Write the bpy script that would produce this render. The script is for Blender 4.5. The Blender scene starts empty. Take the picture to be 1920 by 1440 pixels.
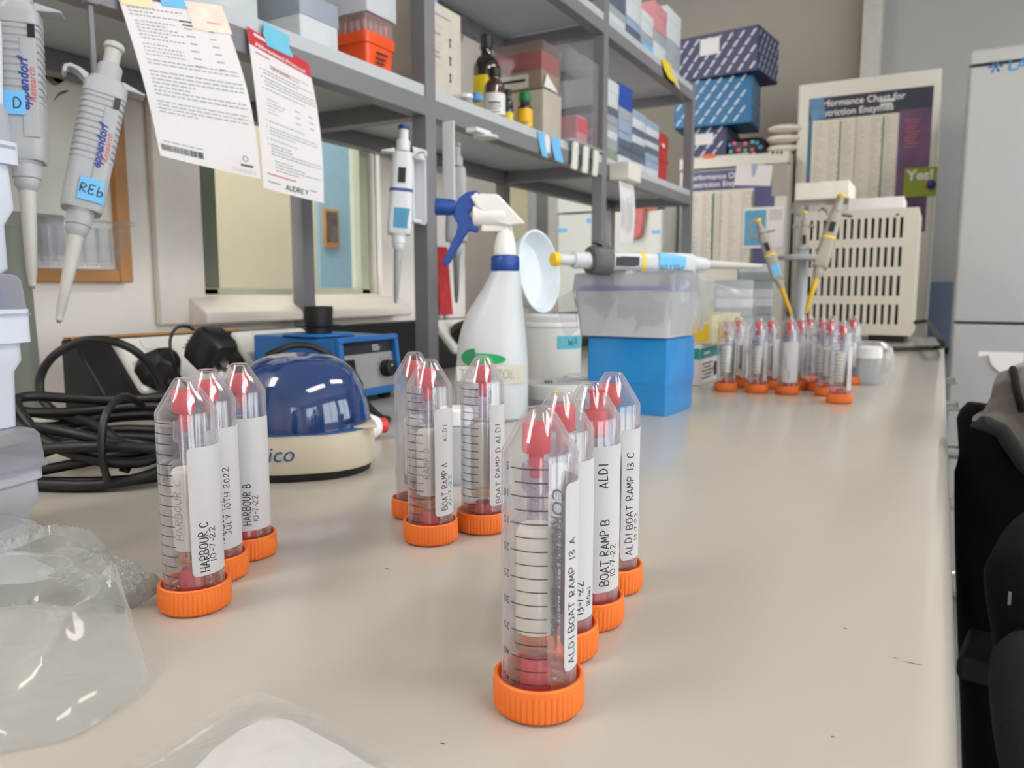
import bpy, bmesh, math, random
from math import sin, cos, pi, radians as rad, atan2, hypot
from mathutils import Vector as V, Matrix as MX
random.seed(7)
SC = bpy.context.scene
COL = SC.collection

# ---------------------------------------------------------------- camera model (bench top is z = 0 while building)
FPX, PSI, PIT, CZ = 1450.0, rad(28.9), rad(6.88), 0.157
FW = V((-sin(PSI)*cos(PIT), cos(PSI)*cos(PIT), -sin(PIT)))
RT = V((cos(PSI), sin(PSI), 0))
UP = V((-sin(PSI)*sin(PIT), cos(PSI)*sin(PIT), cos(PIT)))
EYE = V((0, 0, CZ))
def ray(x, y): return FW + RT*((x-960)/FPX) - UP*((y-720)/FPX)
def oz(x, y, z=0.0):
    d = ray(x, y); return EYE + d*((z-CZ)/d.z)
def ox(x, y, X):
    d = ray(x, y); return EYE + d*(X/d.x)
def oy(x, y, Y):
    d = ray(x, y); return EYE + d*(Y/d.y)
def at(x, y, dist):                                   # point at a depth along the view axis
    return EYE + ray(x, y)*dist

# ---------------------------------------------------------------- materials
def lin(c):
    return tuple((v/255/12.92) if v/255 <= 0.04045 else ((v/255+0.055)/1.055)**2.4 for v in c)
MC = {}
def mat(name, c, rough=0.5, metal=0.0, var=0.04, scale=30, bump=0.0, bscale=200, trans=0.0, spec=0.5, sss=0.0, emit=0.0, coat=0.0, sheen=0.0, alpha=1.0, ssc=.3, tl=0.0):
    if name in MC: return MC[name]
    m = bpy.data.materials.new(name); m.use_nodes = True
    nt = m.node_tree; b = nt.nodes['Principled BSDF']
    col = lin(c)
    no = nt.nodes.new('ShaderNodeTexNoise'); no.inputs['Scale'].default_value = scale; no.inputs['Detail'].default_value = 4
    tc = nt.nodes.new('ShaderNodeTexCoord'); nt.links.new(tc.outputs['Object'], no.inputs['Vector'])
    rp = nt.nodes.new('ShaderNodeValToRGB')
    rp.color_ramp.elements[0].position = 0.3; rp.color_ramp.elements[1].position = 0.7
    rp.color_ramp.elements[0].color = tuple(v*(1-var) for v in col)+(1,)
    rp.color_ramp.elements[1].color = tuple(min(1, v*(1+var)) for v in col)+(1,)
    nt.links.new(no.outputs['Fac'], rp.inputs['Fac']); nt.links.new(rp.outputs['Color'], b.inputs['Base Color'])
    b.inputs['Roughness'].default_value = rough; b.inputs['Metallic'].default_value = metal
    b.inputs['Specular IOR Level'].default_value = spec
    b.inputs['Transmission Weight'].default_value = trans
    b.inputs['Coat Weight'].default_value = coat; b.inputs['Coat Roughness'].default_value = 0.05
    b.inputs['Sheen Weight'].default_value = sheen
    b.inputs['Alpha'].default_value = alpha
    if sss:
        b.inputs['Subsurface Weight'].default_value = sss; b.inputs['Subsurface Radius'].default_value = (.01, .004, .003); b.inputs['Subsurface Scale'].default_value = ssc
    if emit:
        b.inputs['Emission Color'].default_value = col+(1,); b.inputs['Emission Strength'].default_value = emit
    if bump:
        n2 = nt.nodes.new('ShaderNodeTexNoise'); n2.inputs['Scale'].default_value = bscale; n2.inputs['Detail'].default_value = 5
        nt.links.new(tc.outputs['Object'], n2.inputs['Vector'])
        bp = nt.nodes.new('ShaderNodeBump'); bp.inputs['Strength'].default_value = bump; bp.inputs['Distance'].default_value = .002
        nt.links.new(n2.outputs['Fac'], bp.inputs['Height']); nt.links.new(bp.outputs['Normal'], b.inputs['Normal'])
    if tl:                                              # some light comes through the wall from behind
        out = [n for n in nt.nodes if n.type == 'OUTPUT_MATERIAL'][0]
        t = nt.nodes.new('ShaderNodeBsdfTranslucent'); nt.links.new(rp.outputs['Color'], t.inputs['Color'])
        mx = nt.nodes.new('ShaderNodeMixShader'); mx.inputs[0].default_value = tl
        nt.links.new(b.outputs[0], mx.inputs[1]); nt.links.new(t.outputs[0], mx.inputs[2]); nt.links.new(mx.outputs[0], out.inputs['Surface'])
    MC[name] = m; return m

def film(name, tint=(250, 250, 252), base=0.05, edge=0.5, power=3.0, body=(225, 226, 230), gloss=0.06, ior=1.45, bump=0.0, bscale=60, spec=1.0):
    """thin clear plastic: see-through face on, cloudier at grazing angles, with a Fresnel gloss"""
    if name in MC: return MC[name]
    m = bpy.data.materials.new(name); m.use_nodes = True
    nt = m.node_tree; N = nt.nodes.new; L = nt.links.new
    for n in list(nt.nodes):
        if n.type != 'OUTPUT_MATERIAL': nt.nodes.remove(n)
    out = [n for n in nt.nodes if n.type == 'OUTPUT_MATERIAL'][0]
    tr = N('ShaderNodeBsdfTransparent'); tr.inputs[0].default_value = lin(tint)+(1,)
    df = N('ShaderNodeBsdfDiffuse'); df.inputs[0].default_value = lin(body)+(1,)
    tl = N('ShaderNodeBsdfTranslucent'); tl.inputs[0].default_value = lin(body)+(1,)
    mb = N('ShaderNodeMixShader'); mb.inputs[0].default_value = 0.45; L(df.outputs[0], mb.inputs[1]); L(tl.outputs[0], mb.inputs[2])
    lw = N('ShaderNodeLayerWeight'); lw.inputs['Blend'].default_value = 0.5
    pw = N('ShaderNodeMath'); pw.operation = 'POWER'; L(lw.outputs['Facing'], pw.inputs[0]); pw.inputs[1].default_value = power
    ml = N('ShaderNodeMath'); ml.operation = 'MULTIPLY_ADD'; ml.use_clamp = True
    L(pw.outputs[0], ml.inputs[0]); ml.inputs[1].default_value = edge; ml.inputs[2].default_value = base
    m1 = N('ShaderNodeMixShader'); L(ml.outputs[0], m1.inputs[0]); L(tr.outputs[0], m1.inputs[1]); L(mb.outputs[0], m1.inputs[2])
    gl = N('ShaderNodeBsdfGlossy'); gl.inputs['Roughness'].default_value = gloss
    f0 = ((ior-1)/(ior+1))**2
    fr = N('ShaderNodeMath'); fr.operation = 'POWER'; L(lw.outputs['Facing'], fr.inputs[0]); fr.inputs[1].default_value = 5
    sp = N('ShaderNodeMath'); sp.operation = 'MULTIPLY_ADD'; L(fr.outputs[0], sp.inputs[0]); sp.inputs[1].default_value = (1-f0)*spec*.6; sp.inputs[2].default_value = f0*spec
    m2 = N('ShaderNodeMixShader'); L(sp.outputs[0], m2.inputs[0]); L(m1.outputs[0], m2.inputs[1]); L(gl.outputs[0], m2.inputs[2])
    L(m2.outputs[0], out.inputs[0])
    if bump:
        tc = N('ShaderNodeTexCoord'); n2 = N('ShaderNodeTexNoise'); n2.inputs['Scale'].default_value = bscale; n2.inputs['Detail'].default_value = 3
        L(tc.outputs['Object'], n2.inputs['Vector'])
        bp = N('ShaderNodeBump'); bp.inputs['Strength'].default_value = bump; bp.inputs['Distance'].default_value = .004
        L(n2.outputs['Fac'], bp.inputs['Height'])
        for n in (gl, df, lw): L(bp.outputs['Normal'], n.inputs['Normal'])
    MC[name] = m; return m

# ---------------------------------------------------------------- geometry collector
def rrect(w, d, r, n=5, cx=0, cy=0):
    r = max(1e-5, min(r, w/2-1e-6, d/2-1e-6)); p = []
    for k, (sx, sy) in enumerate(((1, 1), (-1, 1), (-1, -1), (1, -1))):
        for i in range(n+1):
            a = (k+i/n)*pi/2
            p.append((cx+sx*(w/2-r)+r*cos(a), cy+sy*(d/2-r)+r*sin(a)))
    return p
class G:
    def __init__(s): s.v = []; s.f = []; s.m = []
    def add(s, vs, fs, m=0, T=None):
        o = len(s.v)
        s.v += [(T @ V(p)) if T else V(p) for p in vs]
        s.f += [tuple(i+o for i in f) for f in fs]; s.m += [m]*len(fs); return s
    def box(s, x0, y0, z0, x1, y1, z1, m=0, T=None):
        v = [(x, y, z) for z in (z0, z1) for y in (y0, y1) for x in (x0, x1)]
        return s.add(v, [(0, 2, 3, 1), (4, 5, 7, 6), (0, 1, 5, 4), (2, 6, 7, 3), (0, 4, 6, 2), (1, 3, 7, 5)], m, T)
    def loft(s, rings, m=0, T=None, cap0=True, cap1=True, closed=True):
        n = len(rings[0]); v = [p for r in rings for p in r]; f = []
        for k in range(len(rings)-1):
            for i in range(n if closed else n-1):
                j = (i+1) % n
                f.append((k*n+i, k*n+j, (k+1)*n+j, (k+1)*n+i))
        if cap0: f.append(tuple(reversed(range(n))))
        if cap1: f.append(tuple((len(rings)-1)*n+i for i in range(n)))
        return s.add(v, f, m, T)
    def rbox(s, secs, m=0, T=None, n=5, caps=(True, True)):        # secs: (z, w, d, r[, cx, cy])
        return s.loft([[(x, y, q[0]) for x, y in rrect(q[1], q[2], q[3], n, *(q[4:6] if len(q) > 4 else (0, 0)))] for q in secs], m, T, *caps)
    def lathe(s, prof, n=40, m=0, T=None, caps=(True, True)):      # prof: (r, z)
        return s.loft([[(max(r, 1e-5)*cos(2*pi*i/n), max(r, 1e-5)*sin(2*pi*i/n), z) for i in range(n)] for r, z in prof], m, T, *caps)
    def tube(s, pts, r, n=10, m=0, T=None, sm=6, closed=False):
        P = curve(pts, sm, closed); rings = []; up = V((0, 0, 1)); prev = None
        for i, p in enumerate(P):
            a = P[(i-1) % len(P)] if (closed or i) else p; b = P[(i+1) % len(P)] if (closed or i < len(P)-1) else p
            t = (b-a).normalized()
            if prev is None:
                u = t.cross(up if abs(t.z) < .9 else V((1, 0, 0))).normalized()
            else: u = (prev - t*prev.dot(t)).normalized()
            prev = u; w = t.cross(u); rr = r(i/(len(P)-1)) if callable(r) else r
            rings.append([p+u*(rr*cos(2*pi*k/n))+w*(rr*sin(2*pi*k/n)) for k in range(n)])
        if closed: return s.loft(rings+[rings[0]], m, T, False, False)
        return s.loft(rings, m, T)
    def prism(s, poly, h, m=0, T=None):                            # poly in xy, extruded z 0..h
        n = len(poly); return s.loft([[(x, y, 0) for x, y in poly], [(x, y, h) for x, y in poly]], m, T)
    def sheet(s, fn, nu, nv, th=0.0002, m=0, T=None):              # fn(u, v) -> point; gets a real thickness
        P = [[V(fn(i/nu, j/nv)) for i in range(nu+1)] for j in range(nv+1)]
        v = []; f = []
        for side in (0, 1):
            for j in range(nv+1):
                for i in range(nu+1):
                    a = P[j][min(i+1, nu)]-P[j][max(i-1, 0)]; b = P[min(j+1, nv)][i]-P[max(j-1, 0)][i]
                    nn = a.cross(b)
                    if nn.length > 1e-12: nn.normalize()
                    v.append(P[j][i] + nn*(th/2 if side else -th/2))
        W = nu+1; K = W*(nv+1)
        for j in range(nv):
            for i in range(nu):
                a = j*W+i
                f.append((a, a+W, a+W+1, a+1)); f.append((K+a, K+a+1, K+a+W+1, K+a+W))
        for i in range(nu):
            f.append((i, i+1, K+i+1, K+i)); a = nv*W+i; f.append((a+1, a, K+a, K+a+1))
        for j in range(nv):
            a = j*W; f.append((a+W, a, K+a, K+a+W)); a = j*W+nu; f.append((a, a+W, K+a+W, K+a))
        return s.add(v, f, m, T)
    def ell(s, c, rx, ry, rz, nu=24, nv=14, m=0, T=None):
        rings = [[(c[0]+rx*sin(pi*max(.004, min(.996, j/nv)))*cos(2*pi*i/nu), c[1]+ry*sin(pi*max(.004, min(.996, j/nv)))*sin(2*pi*i/nu), c[2]-rz*cos(pi*j/nv)) for i in range(nu)] for j in range(nv+1)]
        return s.loft(rings, m, T)
    def flat(s, mp, polys, m=0, lim=0):                                   # 2-D faces (verts, faces) laid on a surface by mp(u, v)
        vs, fs = list(polys[0]), []
        for f in polys[1]:
            st = [(f[0], f[i], f[i+1]) for i in range(1, len(f)-1)]
            while st:
                t = st.pop(); L = [(hypot(vs[t[i]][0]-vs[t[(i+1) % 3]][0], vs[t[i]][1]-vs[t[(i+1) % 3]][1]), i) for i in range(3)]
                e, i = max(L)
                if not lim or e <= lim: fs.append(t); continue
                a, b, c = t[i], t[(i+1) % 3], t[(i+2) % 3]; k = len(vs)
                vs.append(((vs[a][0]+vs[b][0])/2, (vs[a][1]+vs[b][1])/2)); st += [(a, k, c), (k, b, c)]
        return s.add([mp(*p) for p in vs], fs, m)
    def warp(s, fn):
        s.v = [V(fn(p)) for p in s.v]; return s

def curve(pts, sm=6, closed=False):
    P = [V(p) for p in pts]
    if sm <= 1 or len(P) < 3: return P
    n = len(P); out = []
    for i in range(n if closed else n-1):
        g = (lambda k: P[k % n]) if closed else (lambda k: P[max(0, min(n-1, k))])
        a, b, c, d = g(i-1), g(i), g(i+1), g(i+2)
        for k in range(sm):
            t = k/sm
            out.append(0.5*((2*b)+(c-a)*t+(2*a-5*b+4*c-d)*t*t+(3*b-a-3*c+d)*t*t*t))
    if not closed: out.append(P[-1])
    return out

def obj(name, g, mats, parent=None, loc=(0, 0, 0), rot=None, bev=0.0, seg=2, sharp=38, flatshade=False):
    me = bpy.data.meshes.new(name)
    me.from_pydata([tuple(v) for v in g.v], [], g.f)
    mats = mats if isinstance(mats, (list, tuple)) else [mats]
    for m in mats: me.materials.append(m)
    me.polygons.foreach_set('material_index', g.m)
    if not flatshade:
        me.polygons.foreach_set('use_smooth', [True]*len(me.polygons))
        me.set_sharp_from_angle(angle=rad(sharp))
    me.update()
    o = bpy.data.objects.new(name, me); COL.objects.link(o)
    o.location = loc
    if rot is not None: o.rotation_euler = rot
    if parent: o.parent = parent
    if bev:
        b = o.modifiers.new('edge', 'BEVEL'); b.width = bev; b.segments = seg; b.limit_method = 'ANGLE'; b.angle_limit = rad(40); b.harden_normals = True
    return o
def tag(o, label, cat, group=None, kind=None):
    o['label'] = label; o['category'] = cat
    if group: o['group'] = group
    if kind: o['kind'] = kind
    return o
def lift_z(P, r): return [V((p.x, p.y, max(p.z, r+.0004))) for p in P]
def thing(name, label, cat, loc=(0, 0, 0), rz=0.0, group=None, M=None):
    o = bpy.data.objects.new(name, None); COL.objects.link(o); o.empty_display_size = .02
    if M is not None: o.matrix_world = M
    else: o.location = loc; o.rotation_euler = (0, 0, rz)
    return tag(o, label, cat, group)
def struct(name, g, m, bev=0.0, parent=None):
    o = obj(name, g, m, parent, bev=bev)
    if parent is None: o['kind'] = 'structure'
    return o

# ---------------------------------------------------------------- lettering
TC = {}
def txt(s, size=1.0, shear=0.0, align='LEFT', bold=0.0):
    k = (s, size, shear, align, bold)
    if k in TC: return TC[k]
    cu = bpy.data.curves.new('t', 'FONT'); cu.body = s; cu.size = size; cu.shear = shear; cu.align_x = align; cu.offset = bold; cu.resolution_u = 3
    o = bpy.data.objects.new('t', cu); COL.objects.link(o)
    dg = bpy.context.evaluated_depsgraph_get(); dg.update()
    me = bpy.data.meshes.new_from_object(o.evaluated_get(dg))
    r = ([(v.co.x, v.co.y) for v in me.vertices], [tuple(p.vertices) for p in me.polygons])
    bpy.data.objects.remove(o); bpy.data.curves.remove(cu); bpy.data.meshes.remove(me)
    TC[k] = r; return r
HW = {'A': '0,0 2,6 4,0;.8,2 3.2,2', 'B': '.3,0 .3,6 2.6,5.8 3.4,4.6 2.4,3.3 .4,3.1 3,2.9 3.8,1.4 2.8,.1 .3,0', 'C': '3.8,5 2.6,6 1,5.4 .2,3.4 .6,1 2,0 3.8,.8', 'D': '.3,0 .3,6 2.4,5.6 3.8,3.4 2.8,.8 .3,0',
      'H': '.3,0 .3,6;3.7,0 3.7,6;.3,3 3.7,3', 'I': '1.5,0 1.5,6', 'J': '3,6 3,1.2 2,0 .6,.6;1.6,6 4,6', 'L': '.8,6 .5,0 3.4,.2', 'M': '.2,0 .7,6 2.1,2.2 3.5,6 4,0', 'O': '2,6 .5,5 .1,3 .6,.8 2,0 3.5,.8 3.9,3 3.4,5.2 2,6',
      'P': '.4,0 .4,6 2.8,5.8 3.6,4.4 2.6,3 .4,2.8', 'R': '.4,0 .4,6 2.8,5.7 3.5,4.5 2.5,3.2 .5,3 3.8,0', 'T': '0,6 4,6;2,6 2,0', 'U': '.3,6 .3,1.6 1.4,0 2.8,.2 3.7,1.8 3.7,6', 'Y': '.2,6 2,3.2;3.8,6 1.4,0', 'E': '3.4,6 .6,6 .4,3 2.8,3 .4,3 .4,0 3.6,0',
      'W': '0,6 1,0 2,4 3,0 4,6', 'N': '.3,0 .5,6 3.4,0 3.7,6', 'S': '3.6,5.2 2,6 .6,4.8 1.4,3.4 3.2,2.6 3.6,1.2 2,0 .3,.8', 'b': '.6,6 .5,0 2.6,.2 3.2,1.6 2.2,3 .6,2.6', 'm': '.2,0 .4,2.8 1.6,2.6 1.8,.2 2,2.6 3.2,2.8 3.6,0', 'l': '1,0 1.2,6', 'F': '.4,0 .4,6 3.6,6;.4,3.2 2.8,3.2', 'K': '.4,0 .4,6;3.6,6 .5,2.8 3.8,0', 'Z': '.3,6 3.7,6 .3,0 3.8,0', 'G': '3.6,5 2,6 .3,4 .3,2 2,0 3.7,1 3.7,2.8 2.2,2.8', 'V': '0,6 2,0 4,6', 'X': '0,6 4,0;0,0 4,6',
      '0': '2,6 .7,4.8 .5,2 1.8,0 3.3,1.4 3.5,4.4 2,6', '1': '1.6,6 1.6,0', '2': '.4,4.8 1.6,6 3.2,5.2 2.8,3.4 .4,.2 3.8,.4', '3': '.6,5.6 2.8,6 3.2,4.6 1.4,3.2 3.4,2.6 3.2,.6 .4,0', '7': '.4,5.8 3.6,6 1.6,0', '8': '2,3.2 .6,4.6 2,6 3.4,4.6 2,3.2 .4,1.4 2,0 3.6,1.4 2,3.2', '-': '.8,2.8 3,2.8', '4': '3,0 3,6 .2,2 4,2', '5': '3.6,6 .8,6 .6,3.4 3,3.6 3.4,1.2 1.6,0 .4,.6', ',': '1,.6 .6,-1', '.': '1,0 1.2,.4', '~': '0,2 .7,4 1.3,1.2 2,3.6 2.7,1 3.4,3.4 4.4,2'}
def hand(s, h, pitch=None, w=None, jit=0.06, lean=0.05):
    """handwritten capitals as pen strokes; u runs along the line, v up"""
    rnd = random.Random(s); sc = h/6; pitch = pitch or h*.86; w = w or h*.125
    vs, fs = [], []; u0 = 0
    for ch in s:
        if ch in HW:
            kx = (pitch*.78)/4; dy = rnd.uniform(-jit, jit)*h; rs = rnd.uniform(.94, 1.06)
            for st in HW[ch].split(';'):
                P = [V((float(a)+lean*float(b), float(b))) for a, b in (q.split(',') for q in st.split())]
                P = [V((u0+p.x*kx*rs, p.y*sc*rs+dy)) for p in P]
                if len(P) > 3: P = [V((q.x, q.y)) for q in curve([(p.x, p.y, 0) for p in P], 3)]
                for a, b in zip(P, P[1:]):
                    d = b-a
                    if d.length < 1e-9: continue
                    d.normalize(); n = V((-d.y, d.x))*w/2; e = d*w*.35; k = len(vs)
                    vs += [tuple(a-e-n), tuple(b+e-n), tuple(b+e+n), tuple(a-e+n)]; fs.append((k, k+1, k+2, k+3))
        u0 += pitch*(.55 if ch in '1I- ' else 1.0)
    return vs, fs
def off(polys, du, dv, k=1.0):
    return [(x*k+du, y*k+dv) for x, y in polys[0]], polys[1]
def rects(rs):                                        # list of (u0, v0, u1, v1)
    vs, fs = [], []
    for a, b, c, d in rs:
        k = len(vs); vs += [(a, b), (c, b), (c, d), (a, d)]; fs.append((k, k+1, k+2, k+3))
    return vs, fs
def wordlines(u0, u1, vtop, n, dv, h, rnd, gap=.25, short=.3, wl=(.02, .07)):
    """rows of word-length dashes like small print too small to read"""
    out = []
    for i in range(n):
        u = u0; e = u1-(rnd.random()*short*(u1-u0) if rnd.random() < .45 else 0); v = vtop-i*dv
        while u < e:
            w = rnd.uniform(*wl)*(u1-u0)/.9; q = min(e, u+w)
            out.append((u, v-h, q, v)); u = q+h*gap*2.2
    return out
def plane_map(o, u, v, lift=0.0002):
    o, u, v = V(o), V(u), V(v); n = u.cross(v).normalized()
    return lambda a, b: o+u*a+v*b+n*lift
def cyl_map(r, t0, z0, up='left'):
    """writing that runs up a cylinder whose front faces local -Y: u -> height, letters' tops turned to the left (or downwards and right)"""
    if up == 'left': return lambda u, v: V((r*sin((t0-v)/r), -r*cos((t0-v)/r), z0+u))
    return lambda u, v: V((r*sin((t0+v)/r), -r*cos((t0+v)/r), z0-u))
# ---------------------------------------------------------------- shared materials
M_WALL = mat('painted_plaster', (246, 238, 232), .75, var=.02, scale=3, bump=.08, bscale=300)
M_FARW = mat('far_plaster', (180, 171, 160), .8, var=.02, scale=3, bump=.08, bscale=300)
M_FARB = mat('blue_grey_paint', (182, 180, 179), .8, var=.02, scale=3)
M_CEIL = mat('ceiling_tile', (225, 224, 220), .9, var=.03, scale=8)
M_FLOOR = mat('vinyl_floor', (120, 122, 126), .35, var=.12, scale=60)
M_TOP = mat('bench_laminate', (176, 170, 161), .17, var=.012, scale=9, bump=.02, bscale=600, spec=.55)
M_EDGE = mat('bench_edge', (222, 216, 210), .3, var=.01)
M_STEEL = mat('grey_powder_coat', (124, 122, 128), .42, var=.03, scale=20, bump=.03, bscale=400)
M_BOARD = mat('shelf_laminate', (190, 194, 200), .45, var=.02)
M_WPL = mat('white_plastic', (232, 233, 234), .35, var=.015, bump=.01)
M_WHITE = mat('white_card', (226, 222, 224), .7, var=.015)
M_LABEL = mat('paper_label', (194, 192, 196), .75, var=.01)
M_INK = mat('black_ink', (34, 34, 38), .6, var=.05)
M_GINK = mat('grey_ink', (150, 148, 154), .7, var=.05)
M_BLACK = mat('black_plastic', (17, 17, 19), .4, var=.1, bump=.03, bscale=500)
M_RUB = mat('black_rubber', (14, 14, 16), .5, var=.1)
M_RED = mat('red_plug_plastic', (232, 70, 88), .38, var=.02, spec=.5, tl=.22)
M_ORANGE = mat('orange_cap_plastic', (250, 136, 58), .42, var=.02, spec=.45, tl=.28)
M_CLEAR = film('clear_tube_plastic', base=.022, edge=.70, power=3.2, body=(240, 238, 242), gloss=.045, ior=1.60, spec=1.25)
M_CLEARB = film('clear_box_plastic', base=.06, edge=.5, power=2.5, body=(225, 225, 228), gloss=.08, ior=1.35)
M_LUER = film('ribbed_clear_fitting', tint=(238, 232, 242), base=.10, edge=.6, power=1.8, body=(214, 206, 222), gloss=.1)
M_FROST = film('frosted_plastic', tint=(238, 240, 244), base=.45, edge=.4, power=2, body=(224, 226, 232), gloss=.25)
M_BAG = film('polythene_film', tint=(252, 252, 252), base=.10, edge=.60, power=2.2, body=(226, 228, 228), gloss=.10, ior=1.5, bump=.25, bscale=45)
M_WOOD = mat('varnished_wood', (190, 132, 66), .4, var=.14, scale=14)
M_BTAPE = mat('blue_tape', (112, 186, 238), .6, var=.03, bump=.05)
M_CHROME = mat('brushed_metal', (190, 190, 192), .3, metal=1.0, var=.03)
M_GLASS = film('window_glass', tint=(250, 252, 250), base=.015, edge=.1, power=4, gloss=.02, ior=1.3)

# ---------------------------------------------------------------- room shell
WX = -1.14
g = G().box(-2.6, -2.7, -.92, 3.2, 4.6, -.90); struct('floor', g, M_FLOOR)
g = G().box(-2.6, -2.7, 1.80, 3.2, 4.7, 1.83); struct('ceiling', g, M_CEIL)
WY0, WY1, WZ0, WZ1 = .935, 1.418, .150, .80
WE = 1.80
g = G().box(WX-.05, -2.6, -.9, WX, WY0, 1.8).box(WX-.05, WY1, -.9, WX, WE, 1.8).box(WX-.05, WY0, -.9, WX, WY1, WZ0).box(WX-.05, WY0, WZ1, WX, WY1, 1.8)
struct('wall_left', g, M_WALL)
g = G().box(-2.5, 4.5, -.9, -.44, 4.6, 1.8); struct('wall_far', g, M_FARW)
g = G().box(-.44, 4.55, -.9, 3.2, 4.65, 1.8); struct('wall_far.001', g, M_FARB)
g = G().box(-2.55, WE+.002, -.9, -2.45, 4.5, 1.8); struct('wall_alcove', g, M_WALL)
wy = [(-2.2, -.5), (-.2, 1.5), (1.8, 3.5)]
g = G().box(3.1, -2.6, -.9, 3.2, 4.6, -.05).box(3.1, -2.6, 1.5, 3.2, 4.6, 1.8)
for a, b in ((-2.6, -2.2), (-.5, -.2), (1.5, 1.8), (3.5, 4.6)): g.box(3.1, a, -.05, 3.2, b, 1.5)
struct('wall_right', g, M_WALL)
# back wall (behind the camera) with three windows
wx = [(1.3, 1.9)]
g = G().box(-1.14, -2.7, -.9, 3.2, -2.6, .0).box(-1.14, -2.7, 1.45, 3.2, -2.6, 1.8)
for a, b in ((-1.14, 1.3), (1.9, 3.2)): g.box(a, -2.7, 0, b, -2.6, 1.45)
struct('wall_back', g, M_WALL)
M_UPVC = mat('white_window_frame', (224, 218, 208), .4, var=.02)
for k, (a, b) in enumerate(wx):
    o = G()
    for q in ((a, 0, a+.05, 1.45), (b-.05, 0, b, 1.45), (a, 0, b, .05), (a, 1.40, b, 1.45), ((a+b)/2-.025, 0, (a+b)/2+.025, 1.45)): o.box(q[0], -2.68, q[1], q[2], -2.63, q[3])
    w = struct('window_%d' % (k+2), o, M_UPVC)
    obj('pane', G().box(a+.04, -2.66, .04, b-.04, -2.655, 1.41), M_GLASS, w)
for k, (a, b) in enumerate(wy):
    o = G()
    for q in ((a, -.05, a+.05, 1.5), (b-.05, -.05, b, 1.5), (a, -.05, b, .0), (a, 1.45, b, 1.5), ((a+b)/2-.025, -.05, (a+b)/2+.025, 1.5)): o.box(3.13, q[0], q[1], 3.18, q[2], q[3])
    w = struct('window_%d' % (k+4), o, M_UPVC)
    obj('pane', G().box(3.155, a+.04, -.01, 3.16, b-.04, 1.46), M_GLASS, w)
# pillars, pipe boxing and painted strips in the far corner
for k, (x0, x1, y, dz, m) in enumerate((
        (868, 900, 4.30, 0, mat('grey_pillar', (206, 204, 200), .7)), (900, 948, 4.42, 0, mat('cream_pillar', (214, 208, 180), .7)),
        (948, 990, 4.34, 0, mat('pale_yellow_pillar', (222, 218, 188), .7)), (990, 1006, 4.22, 0, mat('grey_pipe_box', (176, 176, 178), .6)),
        (1006, 1046, 4.38, 0, mat('white_door_panel', (222, 220, 214), .6)))):
    a, b = oy(x0, 350, y), oy(x1, 350, y)
    struct('trim_%d' % (k+1), G().box(a.x, y, -.9, b.x, 4.5, 1.79), m, bev=.004)
a, b = oy(1616, 50, 4.40), oy(1652, 50, 4.40)
struct('trim_6', G().box(a.x, 4.40, .99, b.x, 4.55, 1.79).box(a.x, 4.40, -.9, b.x, 4.55, .985), mat('pipe_boxing', (204, 200, 194), .7), bev=.004)
a, b = oy(1700, 530, 4.48), oy(1840, 530, 4.48)
struct('trim_7', G().box(a.x, 4.48, -.12, b.x, 4.55, .20), mat('slate_dado', (112, 124, 146), .6))
struct('trim_8', G().box(a.x, 4.46, -.16, b.x, 4.55, -.12), M_BLACK)
# interior window on the wall
f = G()
for y0, z0, y1, z1 in ((WY0, WZ0, WY0+.052, WZ1), (WY1-.03, WZ0, WY1, WZ1), (WY0, WZ0, WY1, WZ0+.012), (WY0, WZ1-.03, WY1, WZ1)):
    f.box(WX-.046, y0, z0, WX-.016, y1, z1)
w1 = struct('window_1', f, mat('sage_window_frame', (188, 190, 166), .5), bev=.002)
obj('dark_gasket', G().box(WX-.0159, WY0+.022, WZ0+.012, WX-.0145, WY0+.0525, WZ1-.03), mat('dark_sage', (112, 118, 100), .5), w1)
obj('pane', G().box(WX-.034, WY0+.02, WZ0+.008, WX-.030, WY1-.02, WZ1-.02), M_GLASS, w1)
M_SILL = mat('cream_gloss_paint', (242, 232, 222), .35, var=.02)
s = G()
for y0, y1 in ((WY0-.035-.06, WY0-.003), (WY1+.003, WY1+.065)): s.box(WX+.001, y0, WZ0-.05, WX+.016, y1, WZ1+.05)
s.box(WX+.001, WY0-.09, WZ1, WX+.016, WY1+.06, WZ1+.06)
obj('window_lining', s, M_SILL, w1, bev=.004)
s = G().prism([(WX-.05, .148), (WX+.012, .148), (WX+.06, .118), (WX+.06, .10), (WX+.001, .096), (WX+.001, .130), (WX-.05, .130)], WY1-WY0+.10, T=MX.Translation((0, WY1+.06, 0)) @ MX.Rotation(rad(90), 4, 'X'))
struct('window_sill', s, M_SILL, bev=.006)
# room seen through that window
g = G().box(-2.30, .0, -.9, -2.25, 2.425, 1.8); struct('wall_corridor', g, mat('corridor_cream', (214, 208, 186), .7, var=.02))
g = G().box(-2.29, 2.428, -.9, -2.24, 3.3, 1.8); dr = struct('door_1', g, mat('pale_blue_door', (150, 190, 216), .5))
obj('vision_panel', G().box(-2.239, 2.44, .10, -2.225, 2.9, .15), mat('white_rail', (228, 226, 214), .5), dr, bev=.003)
a = G().box(-2.2395, 2.45, .335, -2.2275, 2.535, .49)
p = tag(obj('framed_poster', a, M_WOOD), 'framed dark picture on the pale blue door beyond the interior window', 'picture')
obj('print', G().box(-2.2270, 2.458, .355, -2.2262, 2.527, .48), mat('dark_picture', (92, 80, 78), .6, var=.6, scale=20), p)
l = G().box(-1.80, .9, 1.76, -1.60, 2.6, 1.798)
cl = tag(obj('ceiling_light', l, mat('lit_tube', (255, 246, 232), .5, emit=17)), 'strip light on the ceiling of the corridor beyond the interior window', 'light')

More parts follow.
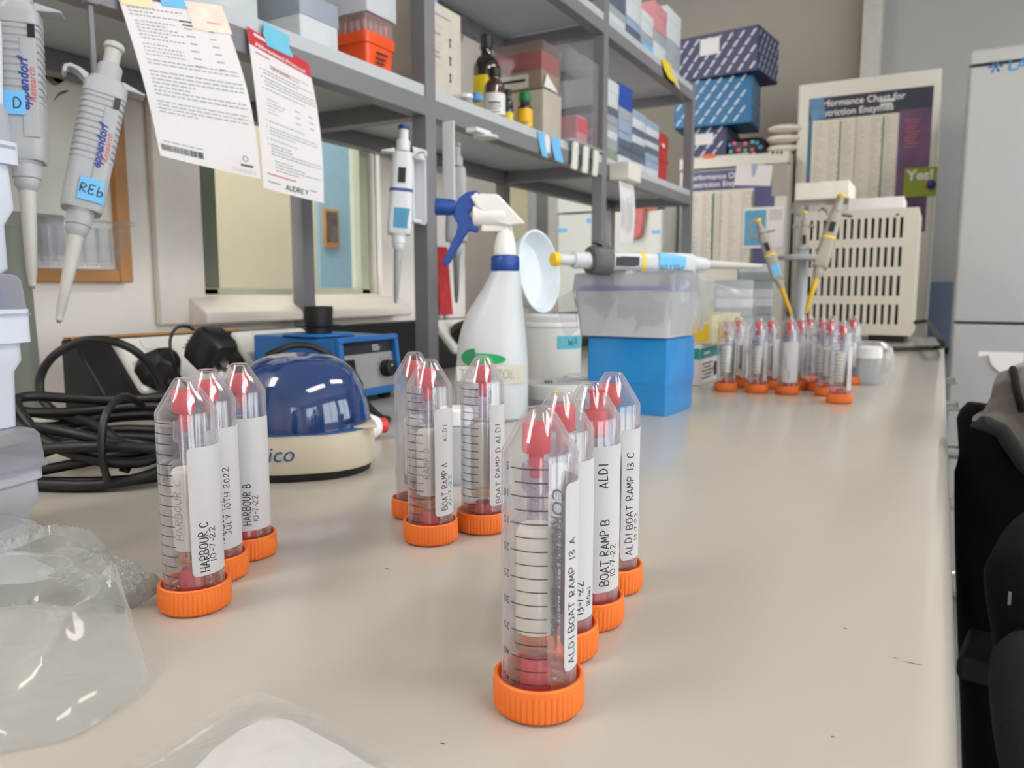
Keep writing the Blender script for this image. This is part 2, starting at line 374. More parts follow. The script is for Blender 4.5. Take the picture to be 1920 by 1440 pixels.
# ---------------------------------------------------------------- ceiling strip lights
M_LAMP = mat('lit_diffuser', (255, 248, 240), .5, emit=14)
for k, (x, y) in enumerate(((-.98, -.95), (1.15, .15), (.95, 1.9))):
    if True:
        t = thing('ceiling_light', 'white light panel on the ceiling, %s' % ('over the near end of the bench', 'over the aisle', 'near the fridges')[k], 'light', (x, y, 1.8), group='ceiling light panels')
        obj('housing', G().box(-.25, -.68, -.05, .25, .68, -.002), M_WPL, t, bev=.006)
        obj('diffuser', G().rbox([(-.072, .30, 1.17, .03), (-.066, .33, 1.20, .03), (-.0505, .33, 1.20, .03)]), M_LAMP, t)

# ---------------------------------------------------------------- bench
BX1, BXL, BY0, BY1 = .0155, -1.135, -1.2, 3.0
w = G(); n = 8; prof = [(BXL, -.032)] + [(BX1-.016+.016*sin(pi*i/n), -.016-.016*cos(pi*i/n)) for i in range(n+1)] + [(BXL, 0)]
w.prism(prof, BY1-BY0, T=MX.Translation((0, BY1, 0)) @ MX.Rotation(rad(90), 4, 'X'))
wt = tag(obj('worktop', w, M_TOP, sharp=50), 'long pale grey laminate worktop with rounded front edge', 'worktop')
specks = G()
for px, py, w_, h_ in ((726, 1067, .0016, .0007), (1584, 1178, .001, .0005), (1678, 1234, .0009, .0004), (1712, 1244, .004, .0003), (1561, 1382, .0006, .0005), (830, 1395, .0008, .0005)):
    p = oz(px, py); specks.add([(p.x-w_, p.y-h_, .0002), (p.x+w_, p.y-h_*.3, .0002), (p.x+w_*.8, p.y+h_, .0002), (p.x-w_*.7, p.y+h_*.6, .0002)], [(0, 1, 2, 3)])
obj('worktop_stains', specks, mat('dirt_speck', (96, 86, 76), .8), wt)
M_CAB = mat('cabinet_melamine', (178, 174, 168), .5, var=.02)
for k in range(7):
    y0 = -1.15+k*.59
    c = thing('base_cabinet', 'grey base cabinet under the worktop, %s from the fridge end' % ('seventh', 'sixth', 'fifth', 'fourth', 'third', 'second', 'first')[k], 'cabinet', (-.30, y0+.295, -.9), group='base cabinets under the worktop')
    obj('cabinet_body', G().box(-.28, -.285, .08, .27, .285, .864).box(-.28, -.285, 0, .22, .285, .079), M_CAB, c)
    for z0, z1, nm in ((.66, .86, 'drawer'), (.09, .65, 'door')):
        d = obj(nm, G().box(.271, -.283, z0, .289, .283, z1), M_CAB, c, bev=.002)
        zz = .785 if nm == 'drawer' else z1-.10
        e = .344 if k > 3 else .312
        obj('handle', G().tube([(.289, -.05, zz), (e, -.05, zz), (e+.006, -.044, zz), (e+.006, .044, zz), (e, .05, zz), (.289, .05, zz)], .005, 8, sm=2), M_CHROME, d)

# ---------------------------------------------------------------- shelving rack on the bench
UY = [.345, 1.135, 1.922, 2.722]
sh = thing('bench_shelving', 'grey steel two-tier shelving rack standing along the back of the worktop', 'shelving', (-.945, 1.5, 0))
def sg(): return G()
def so(name, gg, m, bev=.0015):
    return obj(name, gg.warp(lambda p: p-V((-.945, 1.5, 0))), m, sh, bev=bev)
for i, y in enumerate(UY):
    for x in (-.80, -1.09):
        top = .87 if i == 3 else 1.55
        u = so('upright', G().box(x-.015, y-.015, .0045, x+.015, y+.015, top), M_STEEL)
        f = G().box(x-.02, y-.02, .0003, x+.02, y+.02, .0043).warp(lambda p: p-V((-.945, 1.5, 0))); obj('foot_plate', f, M_BLACK, u)
SH_A, SH_B = .503, .853
for z in (SH_A, SH_B):
    fr = G()
    for x in (-.80, -1.09):
        for a, b in zip(UY, UY[1:]): fr.box(x-.0148, a+.015, z-.050, x+.0148, b-.015, z-.019)
    for y in UY: fr.box(-1.075, y-.0148, z-.050, -.815, y+.0148, z-.019)
    so('shelf_frame', fr, M_STEEL)
    for a, b in zip(UY, UY[1:]):
        so('shelf_board', G().box(-1.10, a+.016, z-.019, -.787, b-.016, z), M_BOARD, bev=.001)

# ---------------------------------------------------------------- camera
cd = bpy.data.cameras.new('camera'); cam = bpy.data.objects.new('camera', cd); COL.objects.link(cam)
cam.matrix_world = MX.Translation(EYE) @ MX(((RT.x, UP.x, -FW.x), (RT.y, UP.y, -FW.y), (RT.z, UP.z, -FW.z))).to_4x4()
cd.sensor_width = 36; cd.lens = 36*FPX/1920; cd.clip_start = .01
cd.dof.use_dof = True; cd.dof.focus_distance = .37; cd.dof.aperture_fstop = 17
SC.camera = cam
wd = bpy.data.worlds.new('sky'); SC.world = wd; wd.use_nodes = True
bg = wd.node_tree.nodes['Background']; bg.inputs[0].default_value = lin((232, 236, 242))+(1,); bg.inputs[1].default_value = 6.2
SC.view_settings.view_transform = 'Standard'; SC.view_settings.look = 'None'; SC.view_settings.gamma = 1; SC.view_settings.exposure = 0.10
SC.view_settings.use_curve_mapping = False
SC.cycles.transparent_max_bounces = 40; SC.cycles.max_bounces = 10; SC.cycles.caustics_reflective = False; SC.cycles.caustics_refractive = False
SC.cycles.sample_clamp_indirect = 6
# ---------------------------------------------------------------- centrifuge tubes standing on their caps
RB = 14.2e-3
def tube_meshes():
    g = G(); n = 56
    o = [(RB-.0002, .0025), (RB, .006), (RB, .0985), (RB-.0004, .0998), (.0050, .1143), (.0043, .1150)]
    i = [(.0034, .1138), (.0040, .1134), (RB-.0016, .0990), (RB-.0011, .0978), (RB-.0011, .0025)]
    g.lathe([(.0001, .1150)]+list(reversed(o)), n, caps=(False, False))
    g.lathe([(RB-.0011, .0025), (RB-.0002, .0025)], n, caps=(False, False))
    g.lathe(list(reversed(i))+[(.0001, .1138)], n, caps=(False, False))
    for k in range(3):                                  # screw thread under the cap
        g.lathe([(RB-.0001, .003+k*.0033), (RB+.0007, .004+k*.0033), (RB-.0001, .005+k*.0033)], n, caps=(False, False))
    c = G(); N = 144; R = 17.0e-3
    def ring(r, z, amp):
        return [((r+amp*(1 if (k % 3) < 2 else -1))*cos(2*pi*k/N), (r+amp*(1 if (k % 3) < 2 else -1))*sin(2*pi*k/N), z) for k in range(N)]
    c.loft([ring(R-.0030, 0, 0), ring(R-.0014, .0004, .0001), ring(R-.0002, .0016, .00026), ring(R+.0001, .0030, .00028), ring(R+.0001, .0108, .00026), ring(R, .0116, 0), ring(R+.0001, .0132, 0), ring(R-.0004, .0137, 0), ring(R-.0012, .0137, 0), ring(R-.0016, .0132, 0), ring(R-.0018, .0022, 0), ring(.001, .0022, 0)], cap1=True)
    p = G(); r = RB+.0001                              # printed scale: 5 mL and 2.5 mL rings, inverted numerals
    def arc(z, f0, f1, h=.00042):
        v = []; k = 14
        for j in range(k+1):
            f = rad(f0+(f1-f0)*j/k); v += [(r*sin(f), -r*cos(f), z-h/2), (r*sin(f), -r*cos(f), z+h/2)]
        p.add(v, [(2*j, 2*j+2, 2*j+3, 2*j+1) for j in range(k)])
    for k in range(19):
        z = .0050+k*.00499
        arc(z, -86 if k % 2 == 0 else -78, -28)
    for k in range(10):
        s = str(50-5*k); vs, fs = txt(s, .0040)
        w = max(a for a, b in vs); z = .0050+k*.00998
        p.add([(r*sin(rad(-89)-u/r), -r*cos(rad(-89)-u/r), z+.0020-v-.0004) for u, v in vs], fs)
    vs, fs = txt('mL', .0040); p.add([(r*sin(rad(-89)-u/r), -r*cos(rad(-89)-u/r), .0112-v) for u, v in vs], fs)
    q = G(); vs, fs = txt('CORNING', .0052, shear=.3, bold=0)
    mp = cyl_map(r, rad(-22)*r, .0885, 'down'); q.flat(mp, off((vs, fs), 0, 0, 1.25), lim=.0016)
    vs, fs = txt('CentriStar', .0048, shear=.3, bold=0); q.flat(mp, off((vs, fs), .036, 0, 1.0), lim=.0016)
    return g, c, p, q
tb, tc_, tp, tq = tube_meshes()
T0 = {}
T0['tube_body'] = obj('tube_body', tb, M_CLEAR, sharp=25); T0['cap'] = obj('cap', tc_, M_ORANGE, sharp=30)
T0['graduation_scale'] = obj('graduation_scale', tp, mat('printed_scale', (40, 40, 48), .6)); T0['maker_lettering'] = obj('maker_lettering', tq, mat('printed_maker_grey', (92, 90, 98), .6))
FIRST = set(T0)
def clone(name, parent):
    src = T0[name]
    if name in FIRST: FIRST.discard(name); o = src
    else: o = src.copy(); COL.objects.link(o)
    o.parent = parent; return o

# filter cartridge: red luer plugs, ribbed fitting, clear housing, pale membrane, amber liquid
def cart_meshes():
    d = {}
    g = G(); g.lathe([(.0050, .1090), (.0052, .1086), (.0054, .0990), (.0051, .0981), (.0028, .0978), (.0027, .0908), (.0024, .0888)], 36); d['red_plug'] = (g, M_RED)
    g = G(); g.lathe([(.0028, .1120), (.0041, .1118), (.0041, .1110), (.0032, .1098), (.0031, .1022), (.0051, .1020), (.0053, .1012), (.0053, .0912), (.0046, .0898)], 36); d['red_plug_flanged'] = (g, M_RED)
    g = G(); N = 60
    def rib(r, z, a=.0): return [((r+a*(k % 2))*cos(2*pi*k/N), (r+a*(k % 2))*sin(2*pi*k/N), z) for k in range(N)]
    g.loft([rib(.0046, .0940), rib(.0050, .0935, .0004), rib(.0052, .0850, .0004), rib(.0048, .0838), rib(.0030, .0834), rib(.0028, .0745)], cap1=False, cap0=False)
    d['luer_fitting'] = (g, M_LUER)
    g = G(); g.lathe([(.0024, .0765), (.0028, .0750), (.0068, .0740), (.0083, .0728), (.0086, .0715), (.0083, .0700), (.0083, .0245), (.0080, .0232), (.0030, .0226), (.0027, .0180)], 40, caps=(False, False)); d['housing'] = (g, M_CLEARB)
    g = G(); g.lathe([(.0060, .0705), (.0072, .0690), (.0075, .0680), (.0075, .0318), (.0073, .0300), (.0050, .0290)], 40); d['membrane'] = (g, mat('cream_membrane', (248, 243, 226), .6, var=.02, scale=120))
    g = G(); g.lathe([(.0078, .0286), (.0079, .0280), (.0079, .0242), (.0070, .0236)], 36); d['liquid'] = (g, film('amber_liquid', tint=(248, 238, 212), base=.03, edge=.15, body=(216, 200, 160), gloss=.05))
    g = G(); g.lathe([(.0030, .0196), (.0048, .0193), (.0056, .0178), (.0058, .0066), (.0055, .0052), (.0034, .0050), (.0033, .0026)], 36); d['red_outlet_plug'] = (g, M_RED)
    return d
CM = {}
for k, (g, m) in cart_meshes().items(): CM[k] = obj(k, g, m)
CF = set(CM)
def cart(loc, rz, label, kind='red_plug', dx=0, flip=False, note=None):
    t = thing('filter_cartridge', label, 'filter cartridge', (loc[0]+dx, loc[1], .0), rz, 'filter cartridges inside the tubes')
    for k in (kind, 'luer_fitting', 'housing', 'membrane', 'liquid', 'red_outlet_plug'):
        if k in CF: CF.discard(k); o = CM[k]
        else: o = CM[k].copy(); COL.objects.link(o)
        o.name = k if kind != k else 'red_plug'; o.parent = t
    if note:
        r = .0084; g = G(); g.flat(cyl_map(r, note[1], note[2]), hand(note[0], .0036, .0036), lim=.001); obj('pen_note', g, M_GINK, t)
    return t

def make_tube(pos, label, spin, lab, gname, cartlabel, first=False, kind='red_plug', dx=0.0, note=None, lean=0):
    """spin: degrees the label's starting edge sits round from the line towards the camera"""
    rz = atan2(-pos[0], pos[1])+rad(spin)
    t = thing('centrifuge_tube', label, 'tube', (pos[0], pos[1], 0), rz, gname)
    for k in ('tube_body', 'cap', 'graduation_scale'): clone(k, t)
    if first: clone('maker_lettering', t)
    z0, z1, wd_, lines = lab
    if z0 > 1:                                          # picture rows -> heights on the front of the tube
        hd = -pos[0]*sin(PSI)+pos[1]*cos(PSI)
        def zr(row, ph): return CZ-(hd-RB*cos(rad(ph)))*math.tan(math.atan((row-720)/FPX)+PIT)
        z0, z1 = zr(z0, spin+12), zr(z1, spin+12); L2 = []
        for s_, tt, r0, r1, h in lines:
            ph = spin+math.degrees(tt/RB); a_, b_ = zr(r0, ph), zr(r1, ph)
            n_ = sum(.55 if ch in '1I- ' else 1.0 for ch in s_)-.15
            L2.append((s_, tt, a_, h, (b_-a_)/n_))
        lines = L2
    r = RB+.00012; a1 = wd_/r
    def fn(u, v):
        z = z0+(z1-z0)*v; f = a1*u
        c = .0022                                       # rounded corners
        for zz in (z0, z1):
            for ff in (0, a1):
                dz = c-abs(z-zz); df = c-abs(f-ff)*r
                if dz > 0 and df > 0 and hypot(dz, df) > c:
                    k = c/hypot(dz, df); z = zz+(1 if zz == z0 else -1)*(c-dz*k); f = ff+(1 if ff == 0 else -1)*(c-df*k)/r
        return (r*sin(f), -r*cos(f), z)
    lb = obj('tube_label', G().sheet(fn, 24, 28, .0001), M_LABEL, t, sharp=60)
    if lines:
        g = G()
        for s, tt, zz, h, pi_ in lines:
            mp = cyl_map(r+.00009, tt, zz)
            g.flat(mp, hand(s, h, pi_), lim=.0011)
        obj('handwriting', g, M_INK, lb)
    cart(pos, rz-rad(spin), cartlabel, kind, dx, note=note)
    return t
def place(ax, ay, by=None, r=.0170, wb=.5):
    """apex pixel gives the bearing; apex and base rows give the distance"""
    d = ray(ax, 640); d = V((d.x, d.y)).normalized()
    best = None
    for i in range(2000):
        q = .2+i*.0008; p = d*q
        def row(x, y, z):
            v = V((x, y, z))-EYE; return 720-FPX*v.dot(UP)/v.dot(FW)
        e = abs(row(p.x, p.y, .115)-ay)*(1-wb)
        if by: e += abs(row(p.x-d.x*r, p.y-d.y*r, 0)-by)*wb
        if best is None or e < best[0]: best = (e, p.copy())
    return best[1]
hb = .0040
tubes = [
 (place(342, 712, 1160), 'front tube of the harbour row, white label reading HARBOUR C', -3, (1084, 842, .0262, [('HARBOUR C', .0080, 1075, 982, .0043), ('10-7-22', .0122, 1058, 990, .0033)]), 'tubes labelled HARBOUR', 'cream cartridge inside the front tube labelled HARBOUR C', dict(note=('HARBOUR C', -.0035, .036), dx=-.0016)),
 (place(388, 697, 1097), 'middle tube of the harbour row, label reading HARBOUR A', -8, (1035, 806, .0262, [('HARBOUR A', .0070, 1022, 942, .0038), ('JULY 10TH 2022', .0112, 1006, 878, .0034)]), 'tubes labelled HARBOUR', 'cream cartridge inside the middle harbour tube, red plug showing over its label', {}),
 (place(444, 685, 1058), 'rear tube of the harbour row, label reading HARBOUR B', -22, (997, 786, .0262, [('HARBOUR B', .0085, 986, 908, .0042), ('10-7-22', .0130, 981, 930, .0032)]), 'tubes labelled HARBOUR', 'cream cartridge inside the rear harbour tube beside the blue domed centrifuge', {}),
 (place(776, 662, 978), 'tube behind the BOAT RAMP A tube, only its left side and scale showing', 95, (960, 780, .0262, []), 'tubes labelled BOAT RAMP', 'amber-topped cartridge in the tube hidden behind BOAT RAMP A', {}),
 (place(803, 675, 1028), 'tube with label reading BOAT RAMP A, in front of a hidden tube', 12, (969, 768, .0262, [('BOAT RAMP A', .0088, 956, 868, .0041), ('ALDI', .0088, 828, 797, .0034), ('10-7-22', .0138, 950, 890, .0036)]), 'tubes labelled BOAT RAMP', 'cream cartridge with a pen note inside the tube labelled BOAT RAMP A', dict(note=('RAMP D', .0005, .041), dx=-.001)),
 (place(904, 669, 1006), 'tube with label reading BOAT RAMP D, standing before the spray bottle', 18, (949, 760, .0262, [('BOAT RAMP D ALDI', .0086, 942, 795, .0042), ('10-7-22', .0150, 930, 886, .0034)]), 'tubes labelled BOAT RAMP', 'cream cartridge inside the tube labelled BOAT RAMP D before the spray bottle', dict(dx=.0005)),
 (place(1013, 757, 1367), 'largest-looking tube at the very front, label reading BOAT RAMP 13 A', 40, (1256, 905, .0262, [('ALDI BOAT RAMP 13 A', .0060, 1238, 1004, .0038)]), 'tubes labelled BOAT RAMP 13', 'pale cartridge in the frontmost tube labelled BOAT RAMP 13 A', dict(first=True, dx=-.0014)),
 (place(1054, 727, 1252), 'second tube of the front row, label dated 13-7-22 and 180ml', -14, (1168, 868, .0275, [('ALDI BOAT RAMP 13 B', .0042, 1160, 985, .0036), ('13-7-22', .0146, 1152, 1088, .0042), ('180ml', .0204, 1132, 1092, .0034)]), 'tubes labelled BOAT RAMP 13', 'cartridge inside the second tube of the front row, blunt red plug on top', dict(dx=.001)),
 (place(1107, 711, 1192), 'third tube of the front row, label reading BOAT RAMP B', 3, (1112, 838, .0262, [('BOAT RAMP B', .0092, 1096, 972, .0044), ('ALDI', .0080, 914, 869, .0046), ('10-7-22', .0140, 1078, 1016, .0036)]), 'tubes labelled BOAT RAMP 13', 'cartridge with a flanged red plug inside the tube labelled BOAT RAMP B', dict(kind='red_plug_flanged', dx=.003)),
 (place(1151, 693, 1122), 'last tube of the front row, label reading BOAT RAMP 13 C', 20, (1050, 806, .0262, [('ALDI BOAT RAMP 13 C', .0074, 1038, 846, .0044), ('13-7-22', .0125, 1010, 958, .0034)]), 'tubes labelled BOAT RAMP 13', 'cartridge inside the last tube of the front row, before the blue box', dict(dx=-.0012)),
]
sc_ = lambda a: [('~~~~', .006, .020+a*.01, .0032, .0050), ('~~~', .011, .024, .003, .0046)]
far = [(1363, 593, 735, 60), (1422, 592, 738, 40), (1480, 588, 741, -35), (1555, 590, 744, 10), (1579, 598, 758, 38), (1384, 592, 727, 30), (1444, 591, 730, 20), (1500, 589, 731, 15), (1540, 586, 735, 80), (1478, 584, 722, 30), (1516, 584, 720, 20), (1569, 585, 722, 10), (1586, 584, 722, 70)]
fl = ['far group, first of its front row, nearest the shelving', 'far group, second of its front row from the shelving', 'far group, third of its front row, wide label facing out', 'far group, fourth of its front row, just behind the frontmost', 'far group, standing nearest the camera, out in front',
      'far group, second row, behind the one nearest the shelving', 'far group, second row, behind the second of the front', 'far group, second row, behind the wide label', 'far group, second row, half hidden beside the frontmost pair', 'far group, back row, first from the shelving side', 'far group, back row, second from the shelving side', 'far group, back row, third from the shelving side', 'far group, back row, end nearest the aisle']
for i, (q, s) in enumerate(zip(far, fl)):
    tubes.append((place(q[0], q[1], q[2], wb=.85), 'tube in the '+s, q[3], (.0190, .0800, .0262, sc_(i % 3)), 'tubes in the far group', 'red-plugged cartridge, '+s, {}))
# keep neighbours from touching
P_ = [V((t[0][0], t[0][1])) for t in tubes]
for _ in range(60):
    for i in range(len(P_)):
        for j in range(i):
            d = P_[i]-P_[j]
            if d.length < .0352:
                k = (.0353-d.length)*.5; d.normalize(); P_[i] += d*k; P_[j] -= d*k
for p, t in zip(P_, tubes): make_tube(p, t[1], t[2], t[3], t[4], t[5], **t[6])
# ---------------------------------------------------------------- stack of tip racks at the near end
M_RACK = mat('pale_lilac_plastic', (206, 212, 226), .35, var=.01)
M_RACKG = mat('grey_lilac_plastic', (186, 190, 200), .35, var=.01)
M_LID = film('clear_rack_lid', tint=(236, 236, 242), base=.38, edge=.4, power=2, body=(206, 208, 216), gloss=.12)
M_TIPS = mat('blue_tips', (96, 128, 224), .45, var=.12, scale=300)
def on_axis(cx, cy, rz): return MX.Translation((cx, cy, 0)) @ MX.Rotation(rz, 4, 'Z')
rk = rad(13.9); ux = V((cos(rk), sin(rk))); uy = V((-sin(rk), cos(rk)))
def rack(label, z, corner, w, d, body, lidh, lidm, mb, tips):
    c = V((corner.x, corner.y))-ux*(d/2)-uy*(w/2)
    t = thing('tip_rack', label, 'tip rack', (c.x, c.y, z), rk, 'tip racks stacked at the near end')
    obj('rack_base', G().rbox([(h, d-2*i, w-2*i, .007) for h, i in body]), mb, t)
    h0 = body[-1][0]
    lid = G().rbox([(h0-.004, d+.004, w+.004, .008), (h0+lidh-.004, d+.001, w+.001, .008), (h0+lidh-.001, d-.002, w-.002, .009), (h0+lidh, d-.006, w-.006, .009)], caps=(False, True))
    lid.rbox([(h0-.004, d+.007, w+.007, .009), (h0-.0025, d+.007, w+.007, .009), (h0-.0025, d+.004, w+.004, .008)], caps=(False, False))
    obj('rack_lid', lid, lidm, t, bev=0)
    if tips:
        g = G()
        nx, ny = 6, 9
        for i in range(nx):
            for j in range(ny):
                x = -d/2+.012+(d-.024)*i/(nx-1); y = -w/2+.012+(w-.024)*j/(ny-1)
                g.lathe([(.0036, h0-.002), (.0036, h0+lidh*tips)], 8, T=MX.Translation((x, y, 0)))
        obj('pipette_tips', g, M_TIPS, t)
rack('grey pipette tip rack with a clear lid, bottom of the stack', .0002, at(83, 800, .485), .128, .088, [(0, .007), (.020, .006), (.026, .002), (.040, .002), (.0405, 0), (.0525, 0)], .0195, M_LID, M_RACKG, 0)
rack('lilac white tip rack with clear lid over blue tips, middle of the stack', .0727, at(55, 600, .485), .120, .082, [(0, .006), (.034, .005), (.041, .002), (.052, .002), (.0525, -.002), (.073, -.002)], .0215, M_LID, M_RACK, .45)
rack('tall lilac white tip rack with grey lid, top of the stack', .1676, at(37, 400, .485), .112, .076, [(0, .006), (.003, .004), (.030, .004), (.040, 0), (.066, .001), (.0665, -.003), (.080, -.003)], .024, mat('grey_rack_lid', (164, 168, 178), .4), M_RACK, .3)
# tall frosted cylinder behind the racks
p = oz(72, 800)
t = thing('measuring_cylinder', 'tall frosted grey plastic cylinder standing behind the stacked tip racks', 'cylinder', (p.x-.03, p.y+.0, 0))
obj('cylinder_body', G().lathe([(.0225, .012), (.0220, .02), (.0180, .226), (.0188, .230), (.0172, .230), (.0166, .226), (.0205, .014)], 40), film('frosted_grey_plastic', tint=(216, 220, 214), base=.62, edge=.3, power=2, body=(176, 180, 172), gloss=.3), t)
obj('cylinder_foot', G().lathe([(.034, 0), (.034, .006), (.024, .012), (.0205, .0118)], 40), mat('frosted_foot', (176, 180, 174), .5), t)

# ---------------------------------------------------------------- hand pipettes
M_PG = mat('pipette_grey', (170, 173, 178), .42, var=.015)
M_PC = mat('pipette_cream', (186, 185, 178), .45, var=.015)
M_PW = mat('pipette_white', (222, 224, 228), .35, var=.01)
M_LB = mat('lettering_blue', (36, 52, 140), .6); M_LR = mat('lettering_red', (206, 60, 76), .6)
M_GRIP = mat('ribbed_grip', (178, 180, 184), .5, var=.01)
def axis_matrix(tip, top, viewer=EYE):
    z = (top-tip).normalized(); y = ((top+tip)/2-viewer).normalized(); y = (y-z*y.dot(z)).normalized(); x = y.cross(z)
    return MX(((x.x, y.x, z.x, tip.x), (x.y, y.y, z.y, tip.y), (x.z, y.z, z.z, tip.z), (0, 0, 0, 1)))
def pipette(label, tip, top, style='ribbed', cat='pipette', group='hand pipettes', tape=None, trange=(-.55, 1.0), mark=None, button=None, spin=0, hook=1, brand=True, bm=None, ring=None, shaft=None, wid=1.0, thin=1.0):
    L = (top-tip).length; k = L/.283
    M = axis_matrix(tip, top) @ MX.Rotation(rad(spin), 4, 'Z')
    t = thing('pipette', label, cat, group=group, M=M)
    S = MX.Diagonal((k*thin, k*thin, k, 1))
    bm = bm or (M_PG if style == 'ribbed' else M_PW)
    sh_ = obj('shaft', G().lathe([(.0030, .002), (.0034, .010), (.0040, .011), (.0054, .045), (.0068, .0845)], 24, T=S), shaft or M_PC, t)
    obj('tip_cone', G().lathe([(.0018, -.0002), (.0021, .0018), (.0026, .010), (.0024, .0105)], 16, T=S), mat('dark_cone_end', (120, 118, 114), .4), sh_)
    obj('lower_collar', G().lathe([(.0070, .0845), (.0078, .086), (.0098, .089), (.0100, .0945), (.0112, .0955), (.0116, .107), (.0122, .1075), (.0124, .1095)], 28, T=S), bm, t)
    b = G(); secs = [(.1095, .030*wid, .026, .007), (.112, .032*wid, .028, .008), (.125, .033*wid, .029, .008)]
    if style == 'ribbed':
        z = .158
        secs.append((z, .033*wid, .029, .008))
        while z < .222:
            secs += [(z+.0005, .0338*wid, .0300, .008), (z+.0035, .0338*wid, .0300, .008), (z+.0042, .0316*wid, .0282, .008), (z+.0056, .0316*wid, .0282, .008)]; z += .0062
        secs += [(.2245, .034*wid, .030, .008), (.2365, .034*wid, .030, .008), (.2372, .030*wid, .027, .008), (.243, .028*wid, .026, .010)]
    else:
        secs += [(.17, .031*wid, .027, .010), (.205, .029*wid, .026, .010), (.225, .028*wid, .026, .011), (.240, .026*wid, .025, .011)]
    b.rbox(secs, T=S); hb_ = obj('handle_body', b, bm, t, sharp=30)
    obj('neck', G().lathe([(.0112, .242), (.0112, .258), (.0104, .2595), (.0078, .260), (.0078, .262)], 28, T=S), bm, t)
    obj('plunger_stem', G().lathe([(.0074, .2605), (.0074, .2762)], 28, T=S), M_PC if style == 'ribbed' else bm, t)
    obj('plunger_button', G().lathe([(.0074, .2763), (.0092, .2775), (.0094, .281), (.0086, .283)], 28, T=S), button or M_PC, t)
    if hook:
        h = G(); s = hook
        pr = [(-.016, .236), (-.016, .243), (-.024, .2465), (-.0325, .2475), (-.0375, .2445), (-.0385, .240), (-.0365, .236), (-.0345, .238), (-.0345, .2425), (-.031, .2436), (-.026, .2425), (-.020, .238), (-.018, .232)]
        h.prism([(x*s, z) for x, z in (pr if s > 0 else pr[::-1])], .014, T=S @ MX.Translation((0, .007, 0)) @ MX.Rotation(rad(90), 4, 'X'))
        h.prism([(.013*s, .238), (.013*s, .2455), (.034*s, .2400), (.0345*s, .2385)] if s < 0 else [(.0345, .2385), (.034, .2400), (.013, .2455), (.013, .238)], .016, T=S @ MX.Translation((0, .008, 0)) @ MX.Rotation(rad(90), 4, 'X'))
        obj('finger_hook', h, bm, t, bev=.0008)
    f = lambda u0, y=-.01505: (lambda u, v: S @ V((u0-v, y, u)))
    if style == 'ribbed' and brand:
        pl = G().rbox([(.128, .0125, .0032, .001, .0085, -.0140), (.212, .0125, .0032, .001, .0085, -.0140)], T=S); obj('name_plate', pl, bm, hb_, bev=.0004)
        g = G(); g.flat(f(.0080, -.01585), off(txt('eppendorf', .0105, shear=.25, bold=.0003), .150, 0)); obj('lettering', g, M_LB, hb_)
        g = G(); g.flat(f(.0135, -.01585), off(txt('Research', .0080, shear=.3), .157, 0)); obj('red_lettering', g, M_LR, hb_)
        obj('volume_window', G().box(.009*k, -.0157*k, .2125*k, .0145*k, -.0150*k, .2235*k), M_BLACK, hb_)
    if ring:
        g = G().rbox([(.1765, .0314*wid, .0276, .010), (.1815, .0314*wid, .0276, .010)], T=S); obj('colour_band', g, ring, hb_)
        obj('volume_window', G().box(-.006, -.0142, .190, .006, -.0132, .214, T=S), M_BLACK, hb_)
    if tape:
        z0, z1, m = tape
        w = .0178 if style == 'ribbed' else .0166*wid
        hw, yy = (.0172, -.01615) if style == 'ribbed' else (.0150*wid, -.0145)
        def tf(u, v):
            x = hw*(trange[0]+(trange[1]-trange[0])*u); e = max(0, abs(x)-hw*.62)/(hw*.38)
            return S @ V((x, yy+.006*e*e, z0+(z1-z0)*v))
        tp_ = obj('tape_label', G().sheet(tf, 14, 3, .0003), m, t, sharp=60)
        if mark:
            s, h, u, v, hor = mark
            g = G(); y = -.0165 if style == 'ribbed' else -.0149
            g.flat((lambda a, b_: S @ V((u+a, y, v+b_))) if hor else (lambda a, b_: S @ V((u-b_, y, v+a))), hand(s, h, h*.85)); obj('pen_marking', g, M_INK, tp_)
    return t
def pt(x, y, X): return ox(x, y, X)
pipette('grey ribbed pipette hanging tilted under the shelf, blue tape with pen writing', pt(110, 605, -.735), pt(215, 84, -.745), tape=(.117, .139, M_BTAPE), trange=(-.35, 1.0), mark=('REb', .0085, -.005, .124, True), wid=1.12)
pipette('grey ribbed pipette hanging upright beside the tip racks, short blue tape', pt(61, 541, -.715), pt(30, -75, -.735), tape=(.146, .166, M_BTAPE), trange=(-1.0, .30), mark=('D', .0085, -.004, .151, True), spin=-12)
pipette('pale grey pipette hanging nearest the camera, mostly cut off by the frame edge', pt(-40, 560, -.72), pt(-30, -60, -.72), style='plain', brand=False, button=mat('yellow_button', (240, 200, 40), .4), hook=0)
pipette('slim white pipette with blue button and blue bands in a bracket on the post', pt(742, 568, -.775), pt(758, 236, -.775), style='plain', button=mat('blue_button', (24, 64, 150), .4), ring=mat('blue_band', (40, 70, 150), .5), tape=(.118, .150, mat('steel_blue_tape', (80, 150, 190), .5)), hook=-1, shaft=M_PG, wid=1.2)
pipette('grey pipette hanging behind the spray trigger, on the far side of the post', pt(856, 568, -.80), pt(856, 268, -.80), style='plain', button=mat('grey_button', (150, 156, 172), .4), hook=0, shaft=mat('steel_shaft', (130, 132, 134), .3), wid=1.25, bm=M_PG)
